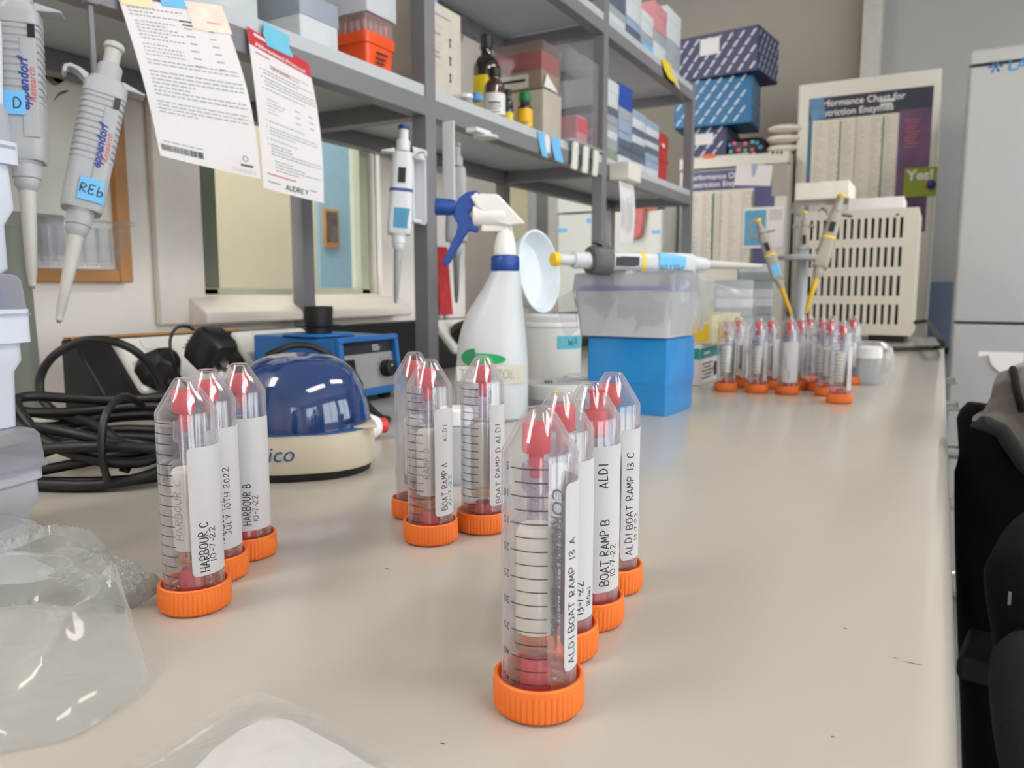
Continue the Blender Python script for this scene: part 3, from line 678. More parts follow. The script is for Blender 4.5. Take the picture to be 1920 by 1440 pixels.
# the hooks and brackets they hang from
def bracket(label, g, m, loc, rz=0):
    b = tag(obj('pipette_bracket', g, m, bev=.0012), label, 'bracket', 'pipette brackets on the shelving'); b.location = loc; b.rotation_euler = (0, 0, rz); return b
for px, py, X, lab in ((178, 160, -.757, 'white hook under the shelf holding the tilted ribbed pipette'), (44, 20, -.757, 'white hook under the shelf holding the upright ribbed pipette'), (-28, 60, -.752, 'white hook under the shelf holding the pipette at the frame edge')):
    p = pt(px, py, X); p = p+(p-EYE).normalized()*.032
    h = .4527-p.z
    g = G().box(-.006, -.006, h-.004, .006, .006, h).box(-.002, -.003, -.006, .002, .003, h-.004).box(.002, -.003, -.006, .016, .003, -.002)
    bracket(lab.replace('white', 'slim grey'), g, M_STEEL, tuple(p))
p = pt(785, 350, -.783)
g = G().box(-.004, -.052, -.062, .0, .012, .058).box(0, -.052, -.062, .020, -.049, .058).box(0, -.020, -.062, .022, -.017, .05).box(0, -.052, .040, .02, -.017, .058).box(0, -.052, -.062, .014, -.017, -.056)
bracket('grey white channel bracket screwed to the post, holding the blue-banded pipette', g, M_PW, (-.7835, p.y+.01, p.z))
p = pt(826, 310, -.784)
g = G().box(0, -.004, -.062, .003, .026, .075).box(.003, -.004, -.062, .024, -.001, .075)
bracket('white channel bracket on the far side of the post, behind the spray bottle', g, M_WPL, (-.7835, p.y+.01, p.z))
p = pt(872, 248, -.80)
g = G().lathe([(.022, 0), (.024, .004), (.018, .006)], 28).box(-.012, -.05, .004, .012, .0, .012)
bracket('round white clip under the shelf beside the post', g, M_WPL, (-.755, p.y, .436))

# ---------------------------------------------------------------- protocol sheets hanging from the shelf edge
def sheet_map(tl, tr, br, bl, bulge):
    def P(u, v):
        a = tl.lerp(tr, u); b = bl.lerp(br, u); q = a.lerp(b, v)
        return q+V((bulge*sin(pi*v)*(.4+.6*u)+.012*(u-.5)**2*v, 0, 0))
    return P
def printed(P, lift=.0005): return lambda u, v: P(u, v)+V((lift, 0, 0))
def paper(label, c, bulge, m=M_WHITE):
    P = sheet_map(*c, bulge); o = V(c[0])
    t = thing('protocol_sheet', label, 'sheet', tuple(o), group='protocol sheets on the shelf edge')
    def loc(g): g.warp(lambda p: p-o); return g
    obj('paper', loc(G().sheet(P, 10, 24, .0003)), m, t, sharp=60)
    return t, P, loc
rnd = random.Random(3)
t, P, L_ = paper('larger printed protocol sheet with a barcode, taped to the shelf edge', (pt(221, -6, -.781), pt(415, 20, -.781), pt(486, 336, -.762), pt(297, 292, -.772)), .012)
q = printed(P)
def down(rs): return rects([(a, 1-d, b, 1-c) if False else (a, c, b, d) for a, c, b, d in rs])
def lines(u0, u1, v0, n, dv, h, **k): return [(a, v, b, v+h) for a, v_, b, v__ in [(x[0], 0, x[2], 0) for x in []]] + [(a, v0+i*dv, b, v0+i*dv+h) for i in range(n) for a, b in words_(u0, u1, **k)]
def words_(u0, u1, full=.6, lo=.025, hi=.09, gap=.012):
    e = u1 if rnd.random() < full else u0+(u1-u0)*rnd.uniform(.35, .9); u = u0; o = []
    while u < e: w = rnd.uniform(lo, hi)*(u1-u0); o.append((u, min(e, u+w))); u += w+gap
    return o
r = lines(.05, .55, .05, 3, .022, .006) + lines(.08, .5, .13, 6, .021, .006, full=.3) + lines(.09, .45, .27, 4, .022, .006) + lines(.08, .95, .37, 2, .022, .006) + lines(.08, .96, .44, 7, .024, .007, full=.75) + lines(.08, .95, .63, 4, .022, .006, full=.6)
r += [(.52+.22*c+rnd.uniform(0, .03), .14+.045*i, .60+.22*c+rnd.uniform(0, .02), .147+.045*i) for c in (0, 1) for i in range(6)] + lines(.06, .45, .89, 1, .02, .006, lo=.1, hi=.2) + lines(.7, .95, .965, 2, .012, .004)
g = G(); g.flat(q, rects(r), lim=.05); obj('printed_text', L_(g), M_GINK, t)
g = G(); g.flat(q, rects([(.50, .095, .88, .104), (.05, .02, .22, .03)]+[(.52+.22*c, .118, .62+.22*c, .126) for c in (0, 1)]+[(.03+.0092*i, .915, .03+.0092*i+rnd.choice((.0032, .0060)), .955) for i in range(44)]+[(.80, .93, .93, .942)]), lim=.05)
for k in range(20):
    a, b = 2*pi*k/20, 2*pi*(k+.7)/20
    g.add([q(.855+.03*cos(x)*s_, .895+.018*sin(x)*s_) for x, s_ in ((a, 1), (b, 1), (b, .72), (a, .72))], [(0, 1, 2, 3)])
obj('barcode_and_logo', L_(g), M_INK, t)
for nm, u0, v0, u1, v1, m in (('masking_tape', .01, -.03, .30, .045, mat('masking_tape', (234, 220, 180), .7)), ('blue_tape', .38, -.05, .66, .02, M_BTAPE), ('masking_tape', .62, -.03, 1.02, .14, mat('pink_smudged_tape', (242, 220, 208), .7, var=.1, scale=60))):
    obj(nm, L_(G().sheet(lambda a, b: q(u0+(u1-u0)*a, v0+(v1-v0)*b)+V((.0004, 0, 0)), 4, 3, .0002)), m, t)
g = G(); g.flat(lambda a, b: q(.78+a*.5, .095-b*.8)+V((.0009, 0, 0)), hand('~~~~~', .022, .06)); obj('pen_marking', L_(g), mat('red_ink', (190, 90, 90), .6), t)

t, P, L_ = paper('narrower protocol sheet with a red heading band, taped by blue tape', (pt(462, 49, -.781), pt(578, 119, -.781), pt(604, 381, -.770), pt(491, 352, -.774)), .008)
q = printed(P)
g = G(); g.sheet(lambda a, b: P(a, .105*b)+V((.0004, 0, 0)), 8, 3, .0002); obj('red_heading_band', L_(g), mat('heading_red', (196, 44, 54), .6), t)
qq = printed(P, .001)
g = G(); g.flat(lambda a, b: qq(.09+a, .096-b*.40), off(txt('Abbreviated Protocol', .092, bold=.002), 0, 0)); g.flat(lambda a, b: qq(.09+a, .035-b*.45), rects([(0, 0, .2, .04), (.22, 0, .4, .04)])); obj('heading_text', L_(g), M_WHITE, t)
r = lines(.28, .9, .175, 2, .02, .006) + lines(.17, .95, .225, 2, .02, .006) + lines(.17, .97, .275, 3, .02, .006, full=.8) + lines(.17, .8, .345, 1, .02, .006) + lines(.17, .45, .41, 5, .021, .006, full=.4) + [(x, .41+.021*i, x+.08, .416+.021*i) for x in (.6, .82) for i in range(0, 6, 2)]
r += lines(.17, .92, .55, 1, .02, .006) + lines(.17, .92, .59, 3, .02, .006) + lines(.17, .6, .665, 1, .02, .006) + lines(.17, .97, .70, 4, .02, .006, full=.8) + lines(.22, .95, .80, 4, .02, .006) + [(.12, v, .135, v+.008) for v in (.225, .275, .345, .55, .59, .665, .70)] + [(.08, .945, .3, .953), (.78, .93, .88, .938)]
g = G(); g.flat(q, rects(r), lim=.05); obj('printed_text', L_(g), M_GINK, t)
g = G(); g.flat(q, rects([(.08, .135, .3, .142), (.3, .185, .6, .191), (.08, .895, .55, .902)]), lim=.05); obj('red_text', L_(g), M_LR, t)
g = G(); g.flat(lambda a, b: q(.38+a, .972-b*.5), hand('AUDREY', .065, .062, w=.011)); obj('pen_marking', L_(g), M_INK, t)
obj('blue_tape', L_(G().sheet(lambda a, b: qq(.26+.43*a+.02*sin(b*9), -.095+.150*b-.02*a)+V((.0006, 0, 0)), 6, 6, .0002)), mat('pale_blue_tape', (110, 190, 220), .6), t)

# ---------------------------------------------------------------- framed board and acrylic holder on the wall
a, b, c = pt(20, 530, -1.122), pt(249, 530, -1.122), pt(248, 120, -1.122)
y0, y1, z0, z1 = a.y-.25, b.y, b.z, .70
t = thing('framed_board', 'white board in a varnished wood frame on the wall behind the pipettes', 'board', (-1.139, (y0+y1)/2, z0))
yc = (y0+y1)/2
f = G()
for q_ in ((y0, 0, y0+.022, z1-z0), (y1-.022, 0, y1, z1-z0), (y0+.0222, 0, y1-.0222, .020), (y0+.0222, z1-z0-.02, y1-.0222, z1-z0)): f.box(.0, q_[0]-yc, q_[1], .020, q_[2]-yc, q_[3])
obj('wooden_frame', f, M_WOOD, t, bev=.002)
obj('board_face', G().box(.002, y0+.021-yc, .019, .008, y1-.021-yc, z1-z0-.019), mat('cream_board', (246, 242, 232), .5, var=.02), t)
g = G()
for pts, w in (([(78, 118), (95, 135), (110, 145), (128, 138), (150, 140)], .008), ([(82, 140), (100, 152), (118, 150)], .006), ([(100, 190), (112, 176), (130, 170)], .0022), ([(60, 110), (90, 122), (120, 118)], .010)):
    P_c = curve([tuple(pt(x, y, -1.1302)) for x, y in pts], 5)
    for i in range(len(P_c)-1):
        a_, b_ = P_c[i], P_c[i+1]; w0 = w*sin(pi*(i+.3)/len(P_c))
        w1 = w*sin(pi*(i+1.3)/len(P_c)) if i < len(P_c)-2 else .0005
        g.add([(.0083, a_.y-yc, a_.z-z0-w0), (.0083, b_.y-yc, b_.z-z0-w1), (.0083, b_.y-yc, b_.z-z0+w1), (.0083, a_.y-yc, a_.z-z0+w0)], [(0, 1, 2, 3)])
obj('grey_smudge_marks', g, mat('charcoal_smudge', (128, 124, 120), .8, var=.4, scale=40), t)
a, b = pt(62, 505, -1.075), pt(222, 420, -1.075)
t = thing('acrylic_tube_rack', 'clear stepped acrylic rack of upright tubes on the wall below the pipettes', 'rack', (-1.086, a.y, a.z))
w = b.y-a.y; h = b.z-a.z
g = G().prism([(0, 0), (w*.78, 0), (w*.86, h*.45), (w*.90, h*.5), (w*.93, h*.9), (w*1.02, h*.94), (w*1.02, h), (0, h)], .05, T=MX(((0, 0, 1, 0), (1, 0, 0, 0), (0, 1, 0, 0), (0, 0, 0, 1))))
obj('acrylic_shell', g, M_CLEARB, t, bev=.001)
for k in range(5):
    obj('test_tube', G().lathe([(.007, .006), (.009, .012), (.009, h*.8), (.0105, h*.82), (.0105, h*.86), (.0085, h*.86), (.0085, .012)], 20, T=MX.Translation((.025, w*(.1+.16*k), 0))), M_CLEARB, t)
obj('backing_plate', G().box(-.0315, -.03, h*.3, -.001, w*.42, h*1.1), mat('grey_bracket_plate', (150, 146, 138), .5), t)
# ---------------------------------------------------------------- bench trunking with sockets
TY0, TY1 = .575, 2.70
def tprof(dx=0): return [(-.965, .0005), (-.872, .0005), (-.872, .022), (-.938, .096), (-.965, .096)]
XZ = MX(((1, 0, 0, 0), (0, 0, 1, 0), (0, 1, 0, 0), (0, 0, 0, 1)))       # local x, y, z -> world x, z, y
t = thing('bench_trunking', 'black sloping trunking of white double sockets along the back of the bench', 'socket trunking', (-.92, TY0, 0))
def tl(g): g.warp(lambda p: p-V((-.92, TY0, 0))); return g
obj('trunking_body', tl(G().prism(tprof(), TY1-TY0, T=MX.Translation((0, TY0, 0)) @ XZ)), M_BLACK, t, bev=.003)
obj('wooden_strip', tl(G().box(-.962, TY0+.002, .0965, -.945, .84, .099)), M_WOOD, t)
sn = V((.074, 0, .066)).normalized(); sv = V((-.066, 0, .074)).normalized()
M_SOCK = mat('ivory_socket', (232, 230, 224), .35)
for y in (.695, .885, 1.41, 1.61):
    o = V((-.872, 0, .022))+sv*.0065
    T = MX(((0, sv.x, sn.x, o.x), (1, 0, 0, y), (0, sv.z, sn.z, o.z), (0, 0, 0, 1)))
    so_ = obj('double_socket', tl(G().rbox([(.0002, .150, .086, .006, 0, .043), (.006, .150, .086, .006, 0, .043), (.010, .144, .080, .008, 0, .043)], T=T)), M_SOCK, t)
    for dx in (-.036, .036):
        obj('rocker_switch', tl(G().box(dx-.006, .062, .0100, dx+.006, .078, .0125, T=T)), M_SOCK, so_, bev=.001)
def plug(label, y, up=.040, cat='plug', s=1.0, dx=0):
    o = V((-.872, 0, .022))+sv*(.0065+up)+sn*.0102
    T = MX(((0, sv.x, sn.x, o.x), (1, 0, 0, y), (0, sv.z, sn.z, o.z), (0, 0, 0, 1)))
    p = thing('mains_plug', label, cat, group='plugs in the trunking sockets', M=T @ MX.Scale(s, 4))
    hx = [(.024*cos(a)*1.02, .025*sin(a)) for a in [rad(q) for q in (20, 60, 120, 160, 205, 250, 290, 335)]]
    obj('plug_body', G().loft([[(x, y_, 0) for x, y_ in hx], [(x, y_, .012) for x, y_ in hx], [(x*.93, y_*.93, .017) for x, y_ in hx], [(x*.62, y_*.62, .034) for x, y_ in hx], [(x*.5, y_*.5, .037) for x, y_ in hx]]), M_RUB, p, bev=.002)
    return p, T
pl1, T1 = plug('black plug in the near socket, thick cable looping out of it', .645, up=.020, s=1.12)
obj('cord_grip', G().lathe([(.0045, -.03), (.0062, 0), (.0062, .008)], 16, T=MX.Translation((0, -.022, .016)) @ MX.Rotation(rad(-90), 4, 'X')), M_RUB, pl1)
plug('black plug in the socket just beyond the shelving post', 1.385, up=.030, s=1.3)
o = at(395, 655, .99)
t = thing('power_adaptor', 'black block power adaptor with printed markings, beside the looping cable', 'adaptor', tuple(o), rad(10))
T = MX.Rotation(rad(-50), 4, 'Y') @ MX.Rotation(rad(0), 4, 'Z')
obj('adaptor_body', G().rbox([(-.020, .044, .038, .006), (-.012, .050, .044, .008), (.014, .050, .044, .008), (.022, .040, .034, .010)], T=T), M_BLACK, t)
g = G(); rnd = random.Random(9); rs = wordlines(-.020, .020, .016, 6, .006, .0022, rnd, wl=(.08, .2)); g.flat(lambda a, b: T @ V((b, a, .0224)), rects(rs)); obj('rating_print', g, M_GINK, t)
obj('pins', G().box(-.004, -.003, -.030, .004, .003, -.0202, T=T).box(-.014, -.010, -.030, -.008, -.005, -.0202, T=T).box(-.014, .005, -.030, -.008, .010, -.0202, T=T), M_CHROME, t)
def cable(name, label, pts, r, m=M_RUB, cat='cable', group=None, sm=8, parts=None):
    pts = lift_z([V(p) for p in pts], r); o = pts[0]; g = G().tube([p-o for p in pts], r, 12, sm=sm)
    c = obj(name, g, m, loc=tuple(o)); return tag(c, label, cat, group)
cable('thin_cable', 'thin black lead curling from the power adaptor to the socket plate', [at(362, 618, .965), at(350, 612, .94), at(330, 616, .925), at(319, 640, .92), at(325, 680, .925), at(338, 708, .945), at(352, 724, .965)], .0018)
d0 = .86
cable('power_cable', 'thick black cable arching from the near plug down to the coil', [at(304, 742, .93), at(300, 722, .90), at(283, 688, .88), at(256, 660, .86), at(224, 644, .85), at(186, 637, .845), at(145, 642, .84), at(105, 664, .835), at(82, 692, .835), at(74, 722, .835), at(82, 752, .83), at(110, 776, .82), at(150, 794, .80), at(190, 812, .78), at(222, 836, .75)], .0046)
t = thing('cable_coil', 'bundle of coiled black cable lying on the bench by the tip racks', 'cable', tuple(oz(190, 900)))
o = oz(190, 900); rnd = random.Random(4)
c0 = at(195, 868, .655); c0.z = .034
for k in range(7):
    a = rnd.uniform(.070, .088); b = rnd.uniform(.030, .046); h = .0075+.0075*k; tilt = rad(16+rnd.uniform(-5, 5)); pts = []
    dx, dy = rnd.uniform(-.012, .012), rnd.uniform(-.012, .012)
    for i in range(14):
        q = 2*pi*i/14; u = a*cos(q)*(1+.06*sin(3*q+k)); w = b*sin(q)
        p = c0+RT*(u+dx)+V((FW.x, FW.y, 0)).normalized()*(w+dy); p.z = max(.006, h+.010*sin(q+k)+.012*cos(2*q+k)*(k/7)+.026*(w/b)*.35)
        pts.append(p-o)
    obj('cable_loop', G().tube(pts, .0044, 10, sm=4, closed=True), M_RUB, t)
tie = [c0+RT*.030+V((0, 0, z-.034))+V((FW.x, FW.y, 0)).normalized()*y for y, z in ((-.050, .006), (-.058, .030), (-.050, .060), (-.02, .072), (.01, .06))]
obj('cable_tie', G().tube([p-o for p in tie], .003, 8, sm=6), M_BLACK, t)
cable('power_cable', 'thick black cable running level from behind the tip racks onto the coil', [at(40, 770, .70), at(80, 776, .69), at(130, 783, .68), at(175, 795, .665), at(215, 822, .645), at(240, 855, .63), at(232, 885, .625)], .0044)

# ---------------------------------------------------------------- blue domed mini centrifuge
M_DOME = mat('blue_translucent_dome', (11, 48, 104), .08, var=.02, spec=.7, coat=.5)
M_BEIGE = mat('warm_beige_plastic', (200, 190, 168), .45, var=.02)
cx, cy = -.497, .508; rz = atan2(-cx, cy)
t = thing('mini_centrifuge', 'small bench centrifuge with a dark blue domed lid on a beige base', 'centrifuge', (cx, cy, 0), rz)
obj('foot_ring', G().rbox([(.0002, .120, .124, .050), (.007, .124, .128, .052)]), M_RUB, t)
b = G().rbox([(.0072, .126, .130, .050), (.010, .129, .133, .052), (.030, .127, .131, .052), (.0395, .125, .129, .052)]); obj('base', b, M_BEIGE, t)
g = G().rbox([(.0395, .022, .034, .004, .053, -.030), (.0420, .022, .034, .004, .053, -.030)]); obj('lid_catch', g, M_BEIGE, t, bev=.001)
d = G(); secs = []
for k in range(15):
    a = k/14*pi/2; z = .0398+.0620*sin(a); s_ = max(.03, cos(a))**.62; secs.append((z, .122*s_, .126*s_, .059*s_))
d.rbox(secs, n=9); obj('dome_lid', d, M_DOME, t, sharp=60)
obj('lid_seam', G().rbox([(.0392, .1262, .1302, .052), (.0402, .1262, .1302, .052)], n=9), mat('blue_seam', (24, 80, 140), .4), t)
Mi = (MX.Translation((cx, cy, 0)) @ MX.Rotation(rz, 4, 'Z')).inverted(); e0 = Mi @ EYE; r0 = (Mi.to_3x3() @ ray(500, 868)); k = (-.0668-e0.y)/r0.y; q = e0+r0*k
g = G(); g.flat(lambda u, v: V((q.x+u, -.0668+.0012*((q.x+u)/.03)**2, q.z+v)), txt('ico', .0180, shear=.2)); obj('lettering', g, mat('maker_blue', (44, 74, 140), .5), t)

# ---------------------------------------------------------------- blue vortex mixer
M_VB = mat('bright_blue_paint', (34, 112, 190), .4, var=.02)
vx0, vx1, vy0, vy1 = -.868, -.703, .798, .928; vc = V(((vx0+vx1)/2, (vy0+vy1)/2, 0))
t = thing('vortex_mixer', 'bright blue vortex mixer with a black cup on top and a silver control panel', 'mixer', tuple(vc))
hx, hy = (vx1-vx0)/2, (vy1-vy0)/2
b = G().loft([[(x, y, z) for x, y, z in ((-hx, -hy, .010), (hx-.004, -hy, .010), (hx-.004, hy, .010), (-hx, hy, .010))], [(x, y, z) for x, y, z in ((-hx, -hy, .094), (hx-.014, -hy, .092), (hx-.014, hy, .092), (-hx, hy, .094))]])
obj('housing', b, M_VB, t, bev=.003)
def slope(u, v, w=0): return V((hx-.004-.010*v/.082+w, u, .010+v))       # u across, v up the front face
fr = G()
for u0, v0, u1, v1 in ((-hy, 0, hy, .009), (-hy, .076, hy, .0835), (-hy, .009, -hy+.008, .076), (hy-.008, .009, hy, .076)):
    vs = [slope(u, v, w) for w in (0, .010) for u, v in ((u0, v0), (u1, v0), (u1, v1), (u0, v1))]
    fr.add(vs, [(3, 2, 1, 0), (4, 5, 6, 7), (0, 1, 5, 4), (1, 2, 6, 5), (2, 3, 7, 6), (3, 0, 4, 7)])
obj('front_rim', fr, M_VB, t, bev=.0015)
def plate(u0, v0, u1, v1, w0, w1):
    vs = [slope(u, v, w) for w in (w0, w1) for u, v in ((u0, v0), (u1, v0), (u1, v1), (u0, v1))]
    return G().add(vs, [(3, 2, 1, 0), (4, 5, 6, 7), (0, 1, 5, 4), (1, 2, 6, 5), (2, 3, 7, 6), (3, 0, 4, 7)])
pn = obj('control_panel', plate(-hy+.0082, .0092, hy-.0082, .058, .0003, .002), mat('satin_silver', (176, 178, 182), .4, metal=.3), t)
st = obj('name_strip', plate(-hy+.0082, .0582, hy-.0082, .0758, .0003, .002), mat('dark_slate', (36, 40, 48), .5), t)
g = G(); g.flat(lambda u, v: slope(u, v, .0023), rects([(.012, .068, .026, .0695), (.012, .065, .030, .0662), (.012, .062, .028, .0632)])); obj('lettering', g, M_WPL, st)
T = MX.Translation(slope(.036, .034, .002)) @ MX.Rotation(rad(84), 4, 'Y')
kb = obj('speed_knob', G().lathe([(.0125, 0), (.0125, .008), (.0110, .013), (.0100, .0135)], 28, T=T), M_BLACK, t)
obj('pointer', G().lathe([(.0018, .0136), (.0016, .0142)], 10, T=T @ MX.Translation((-.004, 0, 0))), M_WPL, kb)
g = G()
for k in range(9):
    a = rad(-30+k*30); c_, s_ = cos(a), sin(a); P2 = [(.036+r_*c_-w_*s_, .034+r_*s_+w_*c_) for r_, w_ in ((.0145, -.0004), (.019, -.0004), (.019, .0004), (.0145, .0004))]
    g.add([slope(u, v, .0023) for u, v in P2], [(0, 1, 2, 3)])
obj('dial_marks', g, M_INK, pn)
obj('power_inlet', plate(-hy+.010, .020, -hy+.032, .052, .0021, .006), M_BLACK, pn)
for sx in (-1, 1):
    for sy in (-1, 1): obj('rubber_foot', G().lathe([(.009, .0002), (.010, .004), (.010, .0099)], 20, T=MX.Translation((sx*(hx-.018), sy*(hy-.018), 0))), M_RUB, t)
p = oz(598, 627, .095)-vc; T = MX.Translation((p.x, p.y, 0))
obj('top_plate', G().rbox([(.0942, .09, .09, .03, p.x, p.y), (.097, .086, .086, .03, p.x, p.y)]), M_VB, t)
cu = obj('cup_head', G().lathe([(.0185, .0972), (.0185, .106), (.0198, .107), (.0205, .134), (.0195, .1352), (.0165, .1345), (.0155, .118), (.002, .114)], 36, T=T), M_RUB, t)
obj('cup_flange', G().lathe([(.0190, .1065), (.0320, .1075), (.0325, .1090), (.0198, .1085)], 36, T=T), M_BLACK, cu)
pg = [at(500, 668, .93), at(525, 655, .935), at(558, 647, .945), at(592, 652, .955), at(620, 668, .965), at(640, 686, .975), at(655, 703, .985), at(668, 726, .985), at(690, 760, .955), at(714, 792, .94), at(727, 806, .93), at(722, 814, .915), at(700, 806, .90), at(660, 783, .875), at(628, 762, .86), at(600, 755, .85)]
pg = lift_z(pg, .0040)
t = thing('power_cable', 'black lead with a moulded connector looping down the front of the blue mixer', 'cable', tuple(pg[0]))
obj('lead', G().tube([q-pg[0] for q in pg], .0040, 12, sm=7), M_RUB, t)
a, b = at(650, 694, .983)-pg[0], at(668, 728, .983)-pg[0]
T = MX.Translation((a+b)/2) @ (b-a).to_track_quat('Z', 'Y').to_matrix().to_4x4()
obj('connector', G().rbox([(-.018, .012, .010, .003), (-.012, .019, .015, .003), (.012, .020, .016, .003), (.017, .016, .012, .003)], T=T), M_BLACK, t)
p = oz(662, 828); t = thing('marker_pen', 'short white plastic pen with a red end lying by the blue domed centrifuge', 'pen', (p.x, p.y, .0132), rad(70))
T = MX.Rotation(rad(90), 4, 'Y')
obj('pen_barrel', G().lathe([(.010, -.030), (.013, -.028), (.013, .024), (.010, .030)], 24, T=T), M_WPL, t)
obj('pen_end', G().lathe([(.008, .0302), (.0085, .038), (.007, .040)], 20, T=T), mat('red_plastic', (200, 50, 50), .4), t)

# ---------------------------------------------------------------- spray bottle
p = oz(921, 792); d = (V((p.x, p.y, 0))).normalized(); sp = V((p.x, p.y, 0))+d*.044
SR = atan2(-sp.x, sp.y)
t = thing('spray_bottle', 'white spray bottle with blue trigger and collar, green label and masking tape', 'spray bottle', (sp.x, sp.y, 0), SR)
px = 1.03/1450
def hz(y): return .157-(y-545)*px                       # picture row -> height on the bottle's axis
prof = [(760, 858, 986), (700, 858, 986), (665, 861, 985), (635, 864, 983), (612, 869, 981), (590, 877, 979), (572, 887, 977), (555, 898, 975.5), (540, 908, 974), (525, 916, 973), (512, 922, 972)]
secs = [(.0002, .082, .082, .030), (.003, .088, .088, .034)]
for y, a, b in prof: secs.append((hz(y), (b-a)*px, min(.090, (b-a)*px), (b-a)*px*.42, ((a+b)/2-921)*px, 0))
obj('bottle_body', G().rbox(secs, n=8), mat('milky_polythene', (200, 204, 210), .38, var=.01, sss=.2), t, sharp=60)
nx = (946-921)*px
T = MX.Translation((nx, 0, 0))
def hl(prof, n=32): return G().lathe([(r*px, hz(y)) for y, r in prof], n, T=T)
g = G(); N = 64; rr = lambda r, y, a=0: [((r*px+a*(k % 2))*cos(2*pi*k/N)+nx, (r*px+a*(k % 2))*sin(2*pi*k/N), hz(y)) for k in range(N)]
M_TB = mat('trigger_blue', (20, 66, 150), .38)
obj('blue_collar', g.loft([rr(23, 512), rr(24.5, 509, .0004), rr(24, 488, .0004), rr(22, 485)]), M_TB, t)
obj('white_neck', hl([(484, 19), (470, 19), (455, 16), (438, 12), (425, 12)]), M_WPL, t)
def side(poly, y0, y1, holes=None):                     # outline in picture pixels around the bottle, thickness along view
    return G().prism([((x-921)*px, hz(y)) for x, y in poly][::-1], y1-y0, T=MX.Translation((0, y0, 0)) @ MX(((1, 0, 0, 0), (0, 0, 1, 0), (0, 1, 0, 0), (0, 0, 0, 1))))
obj('spray_head', side([(886, 386), (908, 382), (934, 383), (981, 432), (952, 436), (930, 430), (915, 420), (897, 404)], -.013, .013), mat('white_spray_head', (230, 229, 226), .4), t, bev=.0025)
obj('pump_barrel', G().lathe([(.006, -.020), (.0135, -.018), (.0145, .018), (.012, .024)], 24, T=MX.Translation(((917-921)*px, 0, hz(418))) @ MX.Rotation(rad(90), 4, 'Y')), mat('white_spray_head', (230, 229, 226), .4), t)
obj('pump_mount', G().box((905-921)*px, -.008, hz(445), (958-921)*px, .008, hz(424)), mat('white_spray_head', (230, 229, 226), .4), t, bev=.002)
tr = obj('trigger', side([(867, 388), (880, 379), (896, 376), (908, 384), (911, 397), (905, 407), (894, 404), (884, 413), (893, 430), (902, 440), (898, 446), (884, 443), (873, 459), (852, 496), (845, 503), (838, 500), (840, 492), (862, 448), (865, 432), (858, 420), (860, 402)], -.007, .007), M_TB, t, bev=.0018)
obj('pivot_pin', G().lathe([(.0032, -.0085), (.0032, .0085)], 16, T=MX.Translation(((897-921)*px, 0, hz(385))) @ MX.Rotation(rad(90), 4, 'X')), M_WPL, tr)
obj('nozzle', G().lathe([(.0088, -.014), (.0105, -.012), (.0098, .006), (.0085, .010)], 24, T=MX.Translation(((846-921)*px, 0, hz(403))) @ MX.Rotation(rad(93), 4, 'Y')), M_TB, t)
obj('nozzle_stem', G().lathe([(.005, 0), (.005, .022)], 16, T=MX.Translation(((858-921)*px, 0, hz(404))) @ MX.Rotation(rad(90), 4, 'Y')), M_WPL, t)
def bm_(u, v): return V(((u-921)*px, -.0452+.0, hz(v)))   # front of the bottle, addressed in label units
def ov(cx_, cy_, rx, ry, u0, u1):
    P2 = [(cx_+rx*cos(a), cy_+ry*sin(a)) for a in [2*pi*i/40 for i in range(40)]]
    return [(max(u0, min(u1, x)), y) for x, y in P2]
def bdecal(name, poly, m, lift=.0004, par=t):
    g = G(); P3 = []
    for x, y in poly: P3.append(((x-921)*px, hz(y)))
    f = lambda u, v, th: V((u, -.0450-th+max(0, abs(u-.0008)-.010)**2*9.5, v))
    vs = [f(u, v, lift) for u, v in P3]+[f(u, v, lift-.0002) for u, v in P3]; n = len(P3)
    g.add(vs, [tuple(range(n)), tuple(reversed(range(n, 2*n)))]+[(i, (i+1) % n, n+(i+1) % n, n+i) for i in range(n)])
    return obj(name, g, m, par)
bdecal('green_label', ov(893, 656, 22, 15, 0, 894), mat('dark_green', (40, 130, 84), .5))
bdecal('green_label', ov(893, 659, 53, 10.5, 897, 960), mat('bright_green', (22, 164, 96), .5))
tp_ = bdecal('masking_tape', [(862, 672), (900, 670), (940, 670), (979, 668), (979, 700), (940, 701), (900, 699), (864, 697)], mat('pale_tape', (214, 212, 200), .7), .0006)
g = G(); g.flat(lambda u, v: V(((868-921)*px+u, -.0450-.0011+max(0, abs((868-921)*px+u-.0008)-.010)**2*9.5, hz(691)+v)), hand('TOL  WZOL,', .0095, .0085, w=.0008)); obj('pen_marking', g, M_GINK, tp_)

# ---------------------------------------------------------------- white tub, its lid and small containers
p = oz(1034, 724); d = V((p.x, p.y, 0)).normalized(); tc = V((p.x, p.y, 0))+d*.048
t = thing('plastic_tub', 'round white plastic tub with blue tape, standing right behind the spray bottle', 'tub', tuple(tc), atan2(-tc.x, tc.y))
k = tc.length*cos(rad(3))/1450*.985; hz2 = lambda y: .157-(y-545)*tc.length/1450
obj('tub_body', G().lathe([(.0475, .0003), (.050, .004), (.0505, hz2(612)), (.0525, hz2(610)), (.0525, hz2(604)), (.0512, hz2(602)), (.0525, hz2(598)), (.0525, hz2(590)), (.049, hz2(588)), (.049, hz2(605)), (.046, .01), (.002, .008)], 56), M_WPL, t)
z0, z1 = hz2(650), hz2(626); R_ = .0508
g = G().sheet(lambda u, v: (R_*sin(rad(10+65*u)), -R_*cos(rad(10+65*u)), z0+(z1-z0)*v+(.004*(1-abs(2*v-1)) if u < .01 else 0)*0), 10, 4, .0003)
tt = obj('blue_tape', g, mat('teal_blue_tape', (98, 190, 214), .6), t)
